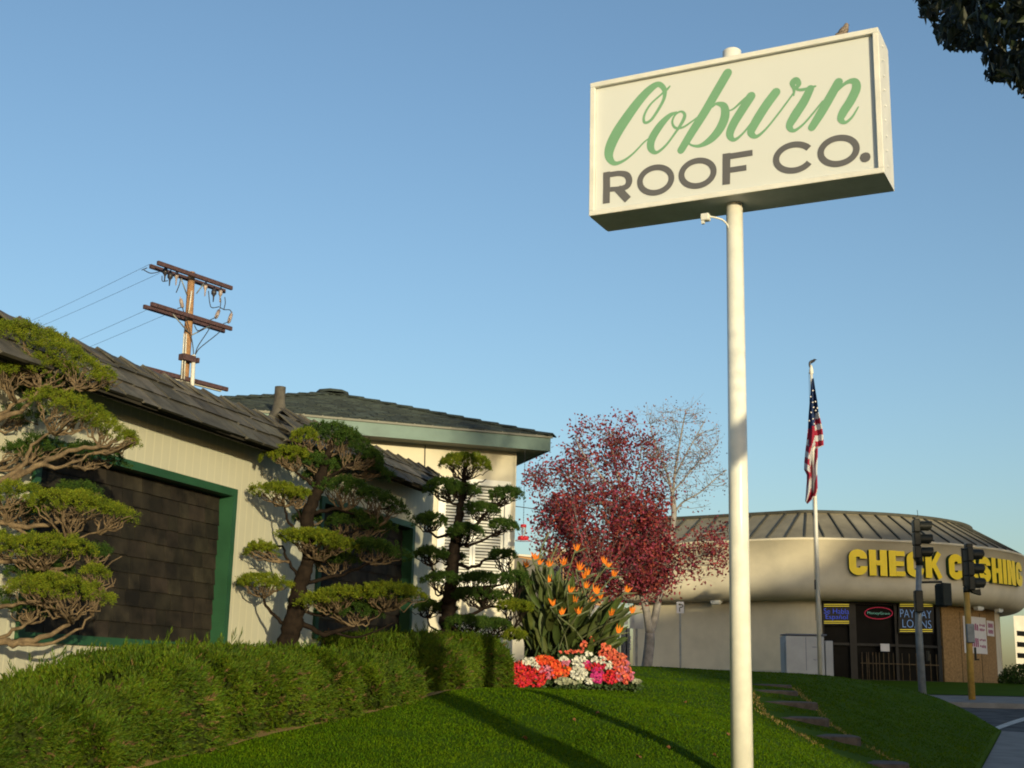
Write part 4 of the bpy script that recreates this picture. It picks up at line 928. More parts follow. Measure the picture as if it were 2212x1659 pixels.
# ------------------------------------------------------------------ utility pole
uY = 45.
def UC(cx, cy): return ((400+cx/3.77)*.72, (740+cy/3.77)*.72)
UAZ = math.radians(35.4); uD = np.array([math.sin(UAZ), math.cos(UAZ), 0])
def upx(cx, cy, d=0):   # plane of the crossarms
    x, y = UC(cx, cy); n_ = np.array([uD[1], -uD[0], 0]); return hit(x, y, uc+n_*d, n_)
uc = P(409, 700, uY); 
pt = P(414, 588, uY); pb_ = P(400, 830, uY)
up_ = thing('utility_pole', (uc[0], uY, -.2), 'tall wooden utility pole with two double crossarms rising behind the shake roof', 'utility pole')
mb = MB(); mb.tube([(pb_[0], uY, 0), (pb_[0]*.5+pt[0]*.5, uY, (pb_[2]+pt[2])/2), (pt[0], uY, pt[2])], [.17, .145, .125], 14); mb.build('pole', M['wood_pole'], up_)
def arm(a, b, d, th=.075, m='crossarm'):
    A = upx(*a, d); Bq = upx(*b, d); z = (A[2]+Bq[2])/2; c = (A+Bq)/2; L = np.linalg.norm((A-Bq)[:2])/2; mb = MB()
    mb.box((c[0], c[1], z), (L, .055, th), np.array([uD, np.cross(wz, uD), wz]), bev=.012); mb.build('crossarm', M[m], up_)
arm((190, 203), (1035, 523), -.3); arm((275, 165), (1115, 487), .3); arm((118, 672), (1030, 962), -.3); arm((200, 644), (1112, 934), .3); arm((120, 1398), (1068, 1592), .2); arm((325, 1478), (990, 1618), .1, .03, 'pvc')
for (cx, cy, L, m) in ((360, 300, 40, 'insul_dark'), (415, 350, 50, 'insul_dark'), (488, 345, 60, 'porcelain'), (815, 470, 60, 'porcelain'), (910, 535, 50, 'insul_dark'), (985, 540, 60, 'porcelain')):
    c = upx(cx, cy); mb = MB(); r = .10 if m == 'insul_dark' else .075
    mb.lathe(c, [(.02, .28), (.05, .2), (r, .1), (r, 0), (r*.5, -.06), (.03, -.12), (.02, -.3), (0, -.32)], 12); mb.build('insulator', M[m], up_)
for (a, b) in (((535, 590), (555, 680)), ((970, 720), (935, 800)), ((1110, 760), (1080, 850))):
    A, Bq = upx(*a), upx(*b); mb = MB(); mb.tube([A+(A-Bq)*.25, A, A*.99+Bq*.01, A*.5+Bq*.5, Bq, Bq+(Bq-A)*.2], [.015, .02, .06, .07, .065, .02], 10); mb.build('arrester', M['porcelain'], up_)
for (a, b, m) in (((445, 760), (640, 990), 'galv'), ((860, 900), (655, 1003), 'galv'), ((540, 360), (610, 555), 'galv'), ((795, 420), (715, 530), 'galv')):
    mb = MB(); mb.tube([upx(*a, .2), upx(*b, .1)], .025, 6); mb.build('brace', M[m], up_)
mb = MB(); mb.tube([upx(683, 1225, .35), upx(650, 1900, .35)], .075, 14)
mb.tube([upx(575, 985, .3), upx(545, 1500, .3)], .028, 8); mb.tube([upx(600, 985, .3), upx(575, 1500, .3)], .028, 8); mb.tube([upx(660, 500, .3), upx(625, 760, .3)], .028, 8); mb.build('conduit', M['pvc'], up_)
mb = MB(); mb.box(upx(610, 1262, .3), (.28, .14, .11), np.array([uD, np.cross(wz, uD), wz])); mb.box(upx(712, 1290, .3), (.05, .12, .09), np.array([uD, np.cross(wz, uD), wz])); mb.build('conduit_bracket', M['crossarm'], up_)
for pts in ([(683, 1225), (670, 1100), (650, 1000), (605, 840), (555, 690)], [(700, 1220), (735, 1120), (855, 935), (865, 860)], [(705, 1215), (760, 1140), (975, 965), (1010, 880)], [(980, 700), (990, 620), (985, 580)], [(1110, 745), (1090, 715), (1030, 712), (985, 690)], [(1035, 570), (1040, 640), (1022, 715)], [(850, 500), (865, 640), (890, 690), (970, 680)], [(325, 330), (330, 390), (390, 385)], [(120, 265), (200, 300), (320, 280)], [(485, 520), (520, 430), (535, 360)], [(690, 890), (730, 950), (800, 920)], [(155, 240), (95, 265)], [(865, 830), (930, 800), (950, 775)], [(1020, 870), (1075, 850), (1090, 810)], [(500, 700), (545, 685)]):
    mb = MB(); mb.tube(catmull([upx(*q, .28) for q in pts], 5), .017, 6); mb.build('cable', M['wire'], up_)
for (a, py2, Y2, lb) in (((323, 571), 757, 88, 'uppermost overhead wire running left from the top crossarm'), ((345, 590), 772, 88, 'second overhead wire running left from below the top crossarm'), ((316, 670), 833, 88, 'third overhead wire running left from the end of the lower crossarm'), ((362, 678), 853, 88, 'lowest overhead wire running left from the middle of the lower crossarm')):
    A = hit(a[0], a[1], uc, np.array([uD[1], -uD[0], 0])); Bq = P(-100, py2, Y2); mb = MB()
    mb.tube([A*(1-t)+Bq*t-wz*.25*math.sin(math.pi*t) for t in np.linspace(0, 1, 14)], .0065, 5); mb.build('overhead_wire', M['wire'], label=lb, cat='wire', group='overhead wires left of the utility pole')
mb = MB(); A = P(1100, 1092, 62); Bq = P(1600, 1150, 70); mb.tube([A, A*.5+Bq*.5-wz*.1, Bq], .02, 5); mb.build('overhead_wire', M['wire'], label='distant overhead wire passing behind the hummingbird feeder and red tree', cat='wire')
# ------------------------------------------------------------------ far buildings, canopy, fence
def slabpx(mb, x0, y0, x1, y1, Y0, Y1, zb_, dep, mi=0):
    A = P(x0, y0, Y0); Bq = P(x1, y1, Y1); z = max(A[2], Bq[2]) if False else None
    n_ = np.array([-(Bq-A)[1], (Bq-A)[0], 0]); n_ /= np.linalg.norm(n_); 
    mb.prism([A, Bq, (Bq[0], Bq[1], zb_), (A[0], A[1], zb_)], n_*dep, mi)
mb = MB(); slabpx(mb, 1085, 1196, 1216, 1224, 48, 52, 2.0, .3); b_ = mb
b1 = thing('low_building', P(1160, 1290, 50), 'low building with sloping grey roof behind the orange flowers', 'building')
mb.build('roof', M['far_grey'], b1); mb = MB(); slabpx(mb, 1088, 1262, 1212, 1272, 48.2, 52, -.2, 4); mb.build('wall', M['far_white'], b1)
b2 = thing('orange_building', P(1200, 1280, 70), 'distant orange walled building with a raised block, left of the red tree', 'building')
mb = MB(); slabpx(mb, 1120, 1198, 1260, 1206, 70, 74, 0, 8); slabpx(mb, 1211, 1187, 1300, 1191, 69, 71.6, 0, .9); mb.build('wall', M['far_orange'], b2)
mb = MB(); slabpx(mb, 1208, 1184, 1302, 1188, 68.8, 71.4, P(1208, 1190, 69)[2], 1.2); slabpx(mb, 1120, 1197, 1210, 1202, 69.8, 72.3, P(1120, 1201, 70)[2], .3); mb.build('parapet', M['far_white'], b2)
cn = thing('canopy', P(1315, 1430, 34), 'cream flat canopy with a white top edge behind the orange flowers', 'canopy')
A = P(1262, 1309, 34.); Bq = P(1357, 1328, 36.6); zc_ = (A[2]+Bq[2])/2
mb = MB(); n_ = np.array([-(Bq-A)[1], (Bq-A)[0], 0]); n_ /= np.linalg.norm(n_); zt = zc_; hh = 22*35/2874
mb.prism([(A[0], A[1], A[2]), (Bq[0], Bq[1], Bq[2]), (Bq[0], Bq[1], Bq[2]-hh), (A[0], A[1], A[2]-hh-.1)], n_*1.6); mb.build('canopy_slab', M['far_white'], cn)
mb = MB(); mb.prism([(A[0], A[1]-.03, A[2]+.10), (Bq[0], Bq[1]-.03, Bq[2]+.05), (Bq[0], Bq[1]-.03, Bq[2]+.005), (A[0], A[1]-.03, A[2]+.005)], n_*1.7); mb.build('white_edge', M['paper'], cn)
mb = MB()
for q in (A, Bq): mb.tube([(q[0]+n_[0]*.8-.1, q[1]+n_[1]*.8-.1, q[2]-.2), (q[0]+n_[0]*.8-.1, q[1]+n_[1]*.8-.1, .1)], .05, 8)
mb.build('post', M['galv'], cn)
fc = thing('iron_fence', P(1335, 1440, 32), 'dark iron fence with upright posts behind the flower bed', 'fence')
for x, w in ((1299, .025), (1307, .025), (1317, .03), (1323, .018), (1330, .03), (1337, .018), (1344, .03), (1350, .05), (1356, .05)):
    q = P(x, 1357, 32); mb = MB(); mb.box((q[0], 32, (q[2]+.1)/2), (w, w, (q[2]-.1)/2)); mb.build('post', M['cab_dark'], fc)
mb = MB(); 
for y in (1364, 1425): a = P(1290, y, 32.0); b = P(1358, y+1, 32.0); mb.box(((a[0]+b[0])/2, 32.06, a[2]), ((b[0]-a[0])/2, .015, .02))
mb.build('rail', M['cab_dark'], fc)
mb = MB()
for k in range(4): obox(mb, 1357, 1374+8*k, 1363, 1380+8*k, 33, .15, None, .005)
mb.build('mail_boxes', M['paper'], label='stack of four small white boxes beside the dark fence', cat='letter boxes')
b3 = thing('tall_building', P(2210, 1440, 85), 'distant pale building with rows of dark windows at the right edge', 'building')
mb = MB(); A = P(2189, 1330, 80); Bq = P(2290, 1330, 84); mb.prism([A, Bq, (Bq[0], Bq[1], .3), (A[0], A[1], .3)], (3.3, 8, 0)); mb.build('wall', M['far_white'], b3)
for r in range(4):
    y = 1362+r*24; a = P(2200, y, 79.93); b = P(2285, y+6, 83.9); z = a[2]; fr_ = lambda X: 80.-.04+(X-A[0])*(Bq[1]-A[1])/(Bq[0]-A[0])
    mb = MB(); mb.prism([(a[0], fr_(a[0]), z), (b[0], fr_(b[0]), z), (b[0], fr_(b[0]), z-.3), (a[0], fr_(a[0]), z-.3)], (0, .03, 0))
    mb.build('window_strip', M['glass_dark'], b3)
# ------------------------------------------------------------------ unseen blocker added behind the camera, skyline cut to shade lawn and shop
sR = np.array([math.cos(SUN_AZ-math.pi), -math.sin(SUN_AZ-math.pi)])   # to the right, across the sun's direction
sS = np.array([math.sin(SUN_AZ), math.cos(SUN_AZ)])                      # toward the sun
if sR[0] < 0: sR = -sR
print('sR', sR, sS)
tanE = math.tan(SUN_EL)
D0 = 38.
prof = [(7.0, -3.0), (8.2, .3), (8.42, .75), (8.6, 1.05), (10.0, 1.8), (10.8, 2.05), (11.4, 2.4), (11.9, 3.3), (14.5, 5.1), (19.4, 6.95), (22.6, 7.45), (24.0, 8.1), (24.9, 8.9), (27, 9.3), (34, 9.3), (36, 6), (52, 6), (52, -3.)]
blocker = thing('shade_blocker', (*(sR*25+sS*D0), -2.4), 'unseen mass added behind the camera, its skyline shaped to shade the lawn and shop', 'building')
mb = MB(); pr_ = []
for u, h in prof:
    q = sR*u+sS*D0; pr_.append((q[0], q[1], h+tanE*D0 if h > -2.9 else -2.4))
mb.prism(pr_, (sS[0]*9, sS[1]*9, 0)); mb.build('wall', M['wall_tan'], blocker)  # solid added only to block the sun
def usz(u, c, z): return np.array([sR[0]*u+sS[0]*c, sR[1]*u+sS[1]*c, z])
# ------------------------------------------------------------------ cloud pruned junipers
def kink(a, b, n, amp, rnd, sag=0):
    a = np.array(a, float); b = np.array(b, float); L = np.linalg.norm(b-a); pts = [a]
    for i in range(1, n):
        t = i/n; pts.append(a*(1-t)+b*t+np.array([rnd.gauss(0, 1), rnd.gauss(0, 1), rnd.gauss(0, 1)])*amp*L-wz*sag*L*math.sin(math.pi*t))
    pts.append(b); return np.array(pts)
def juniper(name_label, Y0, trunk, limbs, pads, r0, seed, leaf=.024, dens=1.0, bark='bark_j', twig='bark_j'):
    """trunk: [(px,py,r)], limbs: list of [(px,py[,dY])..], pads: (px,py,hw,hh,dY,mat[,slope])"""
    rnd = random.Random(seed); base = P(trunk[0][0], trunk[0][1], Y0)
    root = thing('pruned_juniper_tree', base, name_label, 'tree', 'cloud pruned junipers along the office wing')
    mb = MB(); tp = [P(x, y, Y0+(d if d else 0)) for x, y, r, d in trunk]
    tc = catmull(tp, 9); tr_ = np.interp(np.linspace(0, len(tp)-1, (len(tp)-1)*9+1), range(len(tp)), [r for _, _, r, _ in trunk]); tc[1:-1] += RNG.normal(0, .006, tc[1:-1].shape); mb.tube(tc, tr_*(1+RNG.normal(0, .09, len(tr_))), 14)
    tw = MB(); nodes = []
    S = catmull(tp, 6); nodes += [(q, .03) for q in S]
    for lm in limbs:
        q = [P(p[0], p[1], Y0+(p[2] if len(p) > 2 else 0)) for p in lm['p']]; c = catmull(q, 4); c[1:-1] += RNG.normal(0, .008, c[1:-1].shape)
        rr_ = np.linspace(lm['r'], lm['r']*.38, len(c)); mb.tube(c, rr_, 8); nodes += [(p, r) for p, r in zip(c, rr_)]
    npos = np.array([n[0] for n in nodes])
    k = Y0/2874
    for pad in pads:
        px, py, hw, hh, dY, mt = pad[:6]; hw *= 1.07; hh *= 1.22; slope = pad[6] if len(pad) > 6 else 0
        hwm, hhm = hw*(Y0+dY)/2874, hh*(Y0+dY)/2874; dm = min(hwm*.75, .42); c = P(px, py, Y0+dY)
        # twigs: from the nearest node below
        cand = npos-(c-wz*hhm); sc = np.linalg.norm(cand, axis=1)+np.where(cand[:, 2] > -.02, .35, 0)
        src = npos[np.argmin(sc)]
        d = (c-wz*hhm*.9)-src; L = np.linalg.norm(d)
        hub = src+d*.18 if L > .25 else src
        if L > .12: tw.tube(kink(src, hub, 3, .05, rnd), [.017, .015, .013, .012], 6)
        ns = max(6, int(hwm/.026)); 
        for i in range(ns):
            th = 2*math.pi*rnd.random(); rr2 = math.sqrt(rnd.random())*.9; u = -0.92+1.84*(i+.5)/ns
            v = math.sqrt(max(0, 1-u*u))*rnd.uniform(-.9, .9)
            sub = c+np.array([u*hwm*.8, v*dm*.8, -hhm*.6-slope*u*hwm*.8])
            m_ = hub+(sub-hub)*.55+np.array([rnd.gauss(0, .02), rnd.gauss(0, .02), -.03*rnd.random()])
            tw.tube(kink(hub, m_, 4, .06, rnd, .07), [.011, .0105, .0095, .009, .008], 5, cap=False)
            for j in range(3):
                e = sub+np.array([rnd.gauss(0, .05), rnd.gauss(0, .05), hhm*rnd.uniform(.2, .7)])
                tw.tube(kink(m_, e, 4, .09, rnd), [.0065, .006, .0055, .005, .0035], 4, cap=False)
        # tufts
        area = math.pi*hwm*dm; nt_ = int((26+area*700)*dens)
        a = RNG.random(nt_)*2*math.pi; r = np.sqrt(RNG.random(nt_)); lump = 1+.14*np.sin(3*a+seed+px)+.10*np.sin(5*a+px*.3)
        tx = r*np.cos(a)*hwm*lump; ty = r*np.sin(a)*dm*lump
        top = np.sqrt(np.clip(1-r**2.2, 0, 1)); lay = RNG.random(nt_)
        tz = -hhm*.35+hhm*1.2*top*np.where(lay < .72, 1, RNG.random(nt_))+.018*np.sin(tx*31+px)*np.cos(ty*27+py)-slope*tx
        tz += RNG.normal(0, .012, nt_)
        T = np.stack([tx, ty, tz], 1)+c
        nl = 32; C = np.repeat(T, nl, 0); N = len(C)
        outw = np.repeat(np.stack([tx/hwm, ty/dm, .55+.8*top], 1), nl, 0)
        D = RNG.normal(size=(N, 3))*.75+outw*.75
        C = C+RNG.normal(0, .010, C.shape); V, F = leaves(C, D, RNG.uniform(.65, 1.25, N)*leaf*.82, leaf*.34, .3, .5)
        npmesh('foliage_pad', V, F, M[mt], root)
    mb.build('trunk', M[bark], root); tw.build('branches', M[twig], root)
    return root
# left tree, trunk just outside the left edge
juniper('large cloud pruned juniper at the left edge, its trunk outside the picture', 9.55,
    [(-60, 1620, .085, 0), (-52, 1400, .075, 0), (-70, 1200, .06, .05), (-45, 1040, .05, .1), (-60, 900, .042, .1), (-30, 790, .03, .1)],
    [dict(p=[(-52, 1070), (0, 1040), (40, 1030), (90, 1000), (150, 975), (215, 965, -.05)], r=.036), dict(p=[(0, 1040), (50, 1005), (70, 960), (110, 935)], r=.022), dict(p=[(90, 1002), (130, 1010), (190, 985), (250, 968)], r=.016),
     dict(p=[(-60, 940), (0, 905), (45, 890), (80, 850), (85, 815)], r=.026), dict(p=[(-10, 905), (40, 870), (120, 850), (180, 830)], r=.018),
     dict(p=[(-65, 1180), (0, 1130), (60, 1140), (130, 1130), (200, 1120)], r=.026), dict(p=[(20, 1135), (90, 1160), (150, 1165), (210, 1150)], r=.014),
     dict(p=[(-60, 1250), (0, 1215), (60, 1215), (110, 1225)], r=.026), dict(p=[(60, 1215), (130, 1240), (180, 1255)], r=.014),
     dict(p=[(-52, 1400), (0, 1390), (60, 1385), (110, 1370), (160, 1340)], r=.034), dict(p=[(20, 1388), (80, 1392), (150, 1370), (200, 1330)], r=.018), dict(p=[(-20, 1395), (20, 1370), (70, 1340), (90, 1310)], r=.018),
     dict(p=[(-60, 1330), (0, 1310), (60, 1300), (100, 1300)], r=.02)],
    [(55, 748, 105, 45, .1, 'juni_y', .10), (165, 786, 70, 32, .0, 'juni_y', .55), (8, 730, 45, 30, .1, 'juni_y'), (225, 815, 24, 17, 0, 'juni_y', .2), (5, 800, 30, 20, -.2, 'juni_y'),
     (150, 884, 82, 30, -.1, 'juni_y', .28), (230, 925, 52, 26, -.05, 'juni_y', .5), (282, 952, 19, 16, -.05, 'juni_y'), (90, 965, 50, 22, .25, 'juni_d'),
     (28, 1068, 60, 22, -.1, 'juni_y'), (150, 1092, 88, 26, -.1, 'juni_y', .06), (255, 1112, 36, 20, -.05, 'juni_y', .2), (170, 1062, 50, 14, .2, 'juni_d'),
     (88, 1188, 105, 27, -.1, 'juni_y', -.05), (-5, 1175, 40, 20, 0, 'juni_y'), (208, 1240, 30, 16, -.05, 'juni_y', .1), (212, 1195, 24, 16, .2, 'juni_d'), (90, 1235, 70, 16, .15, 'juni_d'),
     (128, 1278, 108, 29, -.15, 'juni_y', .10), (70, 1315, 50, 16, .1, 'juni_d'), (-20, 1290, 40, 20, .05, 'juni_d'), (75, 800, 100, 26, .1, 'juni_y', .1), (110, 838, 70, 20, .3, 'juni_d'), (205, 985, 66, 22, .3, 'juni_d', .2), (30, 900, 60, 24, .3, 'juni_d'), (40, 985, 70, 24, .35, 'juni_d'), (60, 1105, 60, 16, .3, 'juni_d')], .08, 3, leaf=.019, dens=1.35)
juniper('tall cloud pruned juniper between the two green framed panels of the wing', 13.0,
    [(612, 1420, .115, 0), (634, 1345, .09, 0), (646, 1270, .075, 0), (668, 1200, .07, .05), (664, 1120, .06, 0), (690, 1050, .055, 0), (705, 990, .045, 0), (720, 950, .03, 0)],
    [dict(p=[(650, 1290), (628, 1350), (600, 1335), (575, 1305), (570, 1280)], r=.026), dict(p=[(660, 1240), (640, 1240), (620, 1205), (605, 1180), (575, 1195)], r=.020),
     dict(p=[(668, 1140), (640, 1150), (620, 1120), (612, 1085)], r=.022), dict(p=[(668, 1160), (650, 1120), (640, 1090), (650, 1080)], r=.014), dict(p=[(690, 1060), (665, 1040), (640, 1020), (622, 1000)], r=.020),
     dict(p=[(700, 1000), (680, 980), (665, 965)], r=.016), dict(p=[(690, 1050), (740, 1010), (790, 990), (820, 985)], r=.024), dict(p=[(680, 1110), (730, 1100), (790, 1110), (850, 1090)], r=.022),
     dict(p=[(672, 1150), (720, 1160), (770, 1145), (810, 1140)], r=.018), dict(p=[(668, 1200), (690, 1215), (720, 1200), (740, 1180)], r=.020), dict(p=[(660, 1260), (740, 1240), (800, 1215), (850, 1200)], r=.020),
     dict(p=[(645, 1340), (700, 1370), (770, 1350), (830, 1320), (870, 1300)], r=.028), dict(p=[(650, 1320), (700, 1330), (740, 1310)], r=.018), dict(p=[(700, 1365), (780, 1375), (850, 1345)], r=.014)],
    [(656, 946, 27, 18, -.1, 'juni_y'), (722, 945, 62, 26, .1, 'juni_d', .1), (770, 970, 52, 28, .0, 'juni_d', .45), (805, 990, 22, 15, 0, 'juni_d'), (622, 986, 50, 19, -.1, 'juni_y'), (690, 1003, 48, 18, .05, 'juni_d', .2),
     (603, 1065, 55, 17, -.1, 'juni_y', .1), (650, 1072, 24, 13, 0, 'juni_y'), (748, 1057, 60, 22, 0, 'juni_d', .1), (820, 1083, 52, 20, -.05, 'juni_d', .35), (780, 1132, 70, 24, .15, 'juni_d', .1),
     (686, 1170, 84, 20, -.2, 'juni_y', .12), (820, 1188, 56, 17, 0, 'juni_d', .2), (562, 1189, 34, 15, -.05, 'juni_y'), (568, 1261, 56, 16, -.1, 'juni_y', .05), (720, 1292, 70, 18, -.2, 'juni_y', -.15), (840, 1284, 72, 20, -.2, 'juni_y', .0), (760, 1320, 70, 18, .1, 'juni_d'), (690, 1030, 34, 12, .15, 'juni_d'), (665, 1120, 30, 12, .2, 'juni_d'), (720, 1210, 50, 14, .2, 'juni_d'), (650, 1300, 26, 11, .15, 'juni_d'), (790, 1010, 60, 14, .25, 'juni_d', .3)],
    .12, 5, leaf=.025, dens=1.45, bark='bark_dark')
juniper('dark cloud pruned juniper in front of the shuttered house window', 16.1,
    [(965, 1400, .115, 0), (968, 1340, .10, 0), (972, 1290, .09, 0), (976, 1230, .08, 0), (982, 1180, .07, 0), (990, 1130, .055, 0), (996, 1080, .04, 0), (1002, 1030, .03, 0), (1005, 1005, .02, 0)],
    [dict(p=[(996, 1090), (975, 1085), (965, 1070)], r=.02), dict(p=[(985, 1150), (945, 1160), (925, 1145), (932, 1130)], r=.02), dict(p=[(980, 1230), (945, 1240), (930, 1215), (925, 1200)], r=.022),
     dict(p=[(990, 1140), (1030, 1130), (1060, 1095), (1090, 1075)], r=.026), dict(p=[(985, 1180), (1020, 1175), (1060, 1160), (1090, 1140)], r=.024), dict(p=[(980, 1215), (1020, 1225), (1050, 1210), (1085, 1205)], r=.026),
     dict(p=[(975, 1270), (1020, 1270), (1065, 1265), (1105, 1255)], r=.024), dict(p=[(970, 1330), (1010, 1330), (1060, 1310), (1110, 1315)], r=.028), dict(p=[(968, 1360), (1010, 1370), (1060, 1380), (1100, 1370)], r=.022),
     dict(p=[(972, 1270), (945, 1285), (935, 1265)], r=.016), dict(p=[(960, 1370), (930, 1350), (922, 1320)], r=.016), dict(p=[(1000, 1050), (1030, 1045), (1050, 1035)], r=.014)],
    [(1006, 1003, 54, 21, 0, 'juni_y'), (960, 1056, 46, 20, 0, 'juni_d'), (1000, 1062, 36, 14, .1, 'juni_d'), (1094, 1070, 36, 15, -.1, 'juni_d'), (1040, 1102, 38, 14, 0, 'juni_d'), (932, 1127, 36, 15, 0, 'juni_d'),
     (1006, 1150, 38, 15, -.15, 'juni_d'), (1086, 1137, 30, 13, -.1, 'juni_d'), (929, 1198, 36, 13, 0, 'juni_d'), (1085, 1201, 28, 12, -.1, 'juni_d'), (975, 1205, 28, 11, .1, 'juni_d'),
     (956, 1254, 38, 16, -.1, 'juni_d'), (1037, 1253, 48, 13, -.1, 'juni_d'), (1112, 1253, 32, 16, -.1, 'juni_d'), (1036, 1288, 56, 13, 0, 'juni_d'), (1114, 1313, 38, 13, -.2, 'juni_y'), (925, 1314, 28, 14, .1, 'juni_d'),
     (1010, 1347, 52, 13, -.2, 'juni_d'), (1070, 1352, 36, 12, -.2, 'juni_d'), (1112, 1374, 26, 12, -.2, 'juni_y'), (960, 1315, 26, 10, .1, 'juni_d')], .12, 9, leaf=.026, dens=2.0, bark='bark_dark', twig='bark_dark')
# ------------------------------------------------------------------ juniper hedges
def hedge(label, s0, s1, topf, frontf, backp, seed, n_spray, flow=(.5, -.35, .55)):
    """surface over (s, t): t runs from front foot over the top to the back"""
    rng = np.random.default_rng(seed)
    def surf(s, t):
        zt = topf(s); pf = frontf(s); x = pf*wn[0]+s*wd[0]; y = pf*wn[1]+s*wd[1]
        zb_ = LZ(x, y)-.02; dp = backp-pf; H = zt-zb_
        # front bulge: t<.55 goes up the front, then over the top
        f = np.clip(t/.55, 0, 1); g = np.clip((t-.55)/.45, 0, 1)
        p = pf+.10*(1-np.sin(f*math.pi/2+.2))+dp*.30*(f**2.2)+dp*.70*g; z = zb_+H*(np.sin(f*math.pi/2)**.8)*1.0-.06*g*g*H
        lump = .075*np.sin(s*3.7+seed+3*t+np.sin(s*1.7))+.05*np.sin(s*8.3+t*7+1.3*seed+1.5*np.sin(s*2.9))+.03*np.sin(s*17+t*13)
        p = p-lump*(1-g)*1.0; z = z+lump*.35*(.3+f)
        endk = np.clip((s1-s)/.45, 0, 1)**.45*np.clip((s-s0)/.4+.02, 0, 1)**.45; z = zb_+(z-zb_)*(.05+.95*endk); p = pf+(p-pf)*(.3+.7*endk)+.25*(1-endk)
        return p, z
    ns, nt_ = int((s1-s0)/.06), 26; sg_, tg = np.meshgrid(np.linspace(s0, s1, ns), np.linspace(0, 1, nt_))
    p, z = surf(sg_, tg); p = p+.05*(1-tg); z = z-.045
    V = sg_[..., None]*wd+p[..., None]*wn+z[..., None]*wz
    root = thing('juniper_hedge', WP((s0+s1)/2, 5.6, float(LZ(*WP((s0+s1)/2, 5.6, 0)[:2]))), label, 'hedge')
    npmesh('branches', V.reshape(-1, 3), gridF(ns, nt_), M['hedge_in'], root, smooth=True)  # closed dark sheet behind the sprays, not modelled branches
    s = rng.uniform(s0, s1-.02, int(n_spray*1.35)); t = rng.random(len(s))**.95
    gap = np.sin(s*11+3*np.sin(t*9+seed))+np.sin(t*17+s*5)+np.sin(s*23-t*11)+np.sin(t*31+s*13); kp = (gap > -2.5)|(t > .9); s = s[kp][:n_spray]; t = t[kp][:n_spray]; n_spray = len(s); p, z = surf(s, t); e = .01
    p2, z2 = surf(s, np.clip(t+e, 0, 1)); C = s[:, None]*wd+p[:, None]*wn+z[:, None]*wz
    tan = (p2-p)[:, None]*wn+(z2-z)[:, None]*wz; tan = unit(tan); nr = unit(np.cross(tan, wd)); nr = np.where((nr@(-wn))[:, None]*1.+(nr[:, 2:3]) < 0, -nr, nr)
    # sprays: stems leaning outwards and rightwards with short side shoots
    sw = .5*np.sin(s*3.3+t*5)+.5*np.sin(s*7.7+seed)
    D = unit(nr*.62+wd*(.25+.75*sw)[:, None]+wz*(.22+.5*t**2)[:, None]+rng.normal(0, .30, C.shape)); L = rng.uniform(.035, .095, n_spray)*(.7+.5*rng.random(n_spray)); big = rng.random(n_spray) < .03; L = np.where(big, L*2.0, L)
    C = C-nr*.03+rng.normal(0, .015, C.shape); k = 12; tt = np.linspace(.15, 1, k)
    side = unit(np.cross(D, rng.normal(size=D.shape)))
    Cs, Ds, Ls = [], [], []
    for i, q in enumerate(tt):
        sgn = 1 if i % 2 else -1
        Cs.append(C+D*(L*q)[:, None]*.8); Ds.append(D*.9+side*sgn*.65*(1.15-q)+rng.normal(0, .15, D.shape)); Ls.append(L*.42*(1.15-.5*q))
    V, F = leaves(np.concatenate(Cs), np.concatenate(Ds), np.concatenate(Ls), .0085, .2, .4)
    brown = np.repeat((rng.random(n_spray) < .012+.05*(t < .3)), 1); bi = np.tile(brown, k).astype(int); npmesh('foliage', V, F, [M['hedge'], M['hedge_dead']], root, mi=bi)
def tf(pairs, pt):
    ss, zz = [], []
    for x, y in pairs: q = wpx(x, y, pt); ss.append(q[0]); zz.append(q[1]-.085-(.05 if x < 300 else 0))
    return lambda s: np.interp(s, ss, zz)
h1s1 = wpx(940, 1500, 5.35)[0]
top1 = tf([(-120, 1500), (0, 1470), (78, 1497), (149, 1452), (196, 1428), (255, 1392), (330, 1384), (490, 1390), (588, 1396), (686, 1402), (785, 1414), (860, 1432), (905, 1465), (945, 1500)], 5.85)
hedge('long dark green juniper hedge in the left foreground along the office wing', 3.2, h1s1, top1, lambda s: np.full_like(np.asarray(s, float), 5.2), 6.55, 2, 52000)
h2a = wpx(780, 1400, 6.2)[0]; h2b = wpx(1112, 1450, 5.3)[0]
top2 = tf([(770, 1392), (800, 1368), (853, 1360), (900, 1362), (962, 1370), (1030, 1386), (1105, 1412)], 5.95)
hb = wpx(952, 1500, 5.25)[0]
hedge('second juniper hedge beyond, crossed by a dark tree shadow and ending at the flower bed', h2a, h2b, top2, lambda s: 5.95-.72*np.clip((np.asarray(s, float)-(hb-.35))/.4, 0, 1), 7.2 if False else 6.9, 5, 17000)
# bare soil edge in front of the hedges
ss = np.linspace(3.4, h2b, 80); V = []
for s in ss:
    for p_ in (5.25+.010*math.sin(s*5)+.01*math.sin(s*13), 5.4): q = WP(s, p_, 0); V.append((q[0], q[1], float(LZ(q[0], q[1]))+.012))
npmesh('soil_edge', np.array(V), gridF(2, 80), M['dry'], kind='structure')
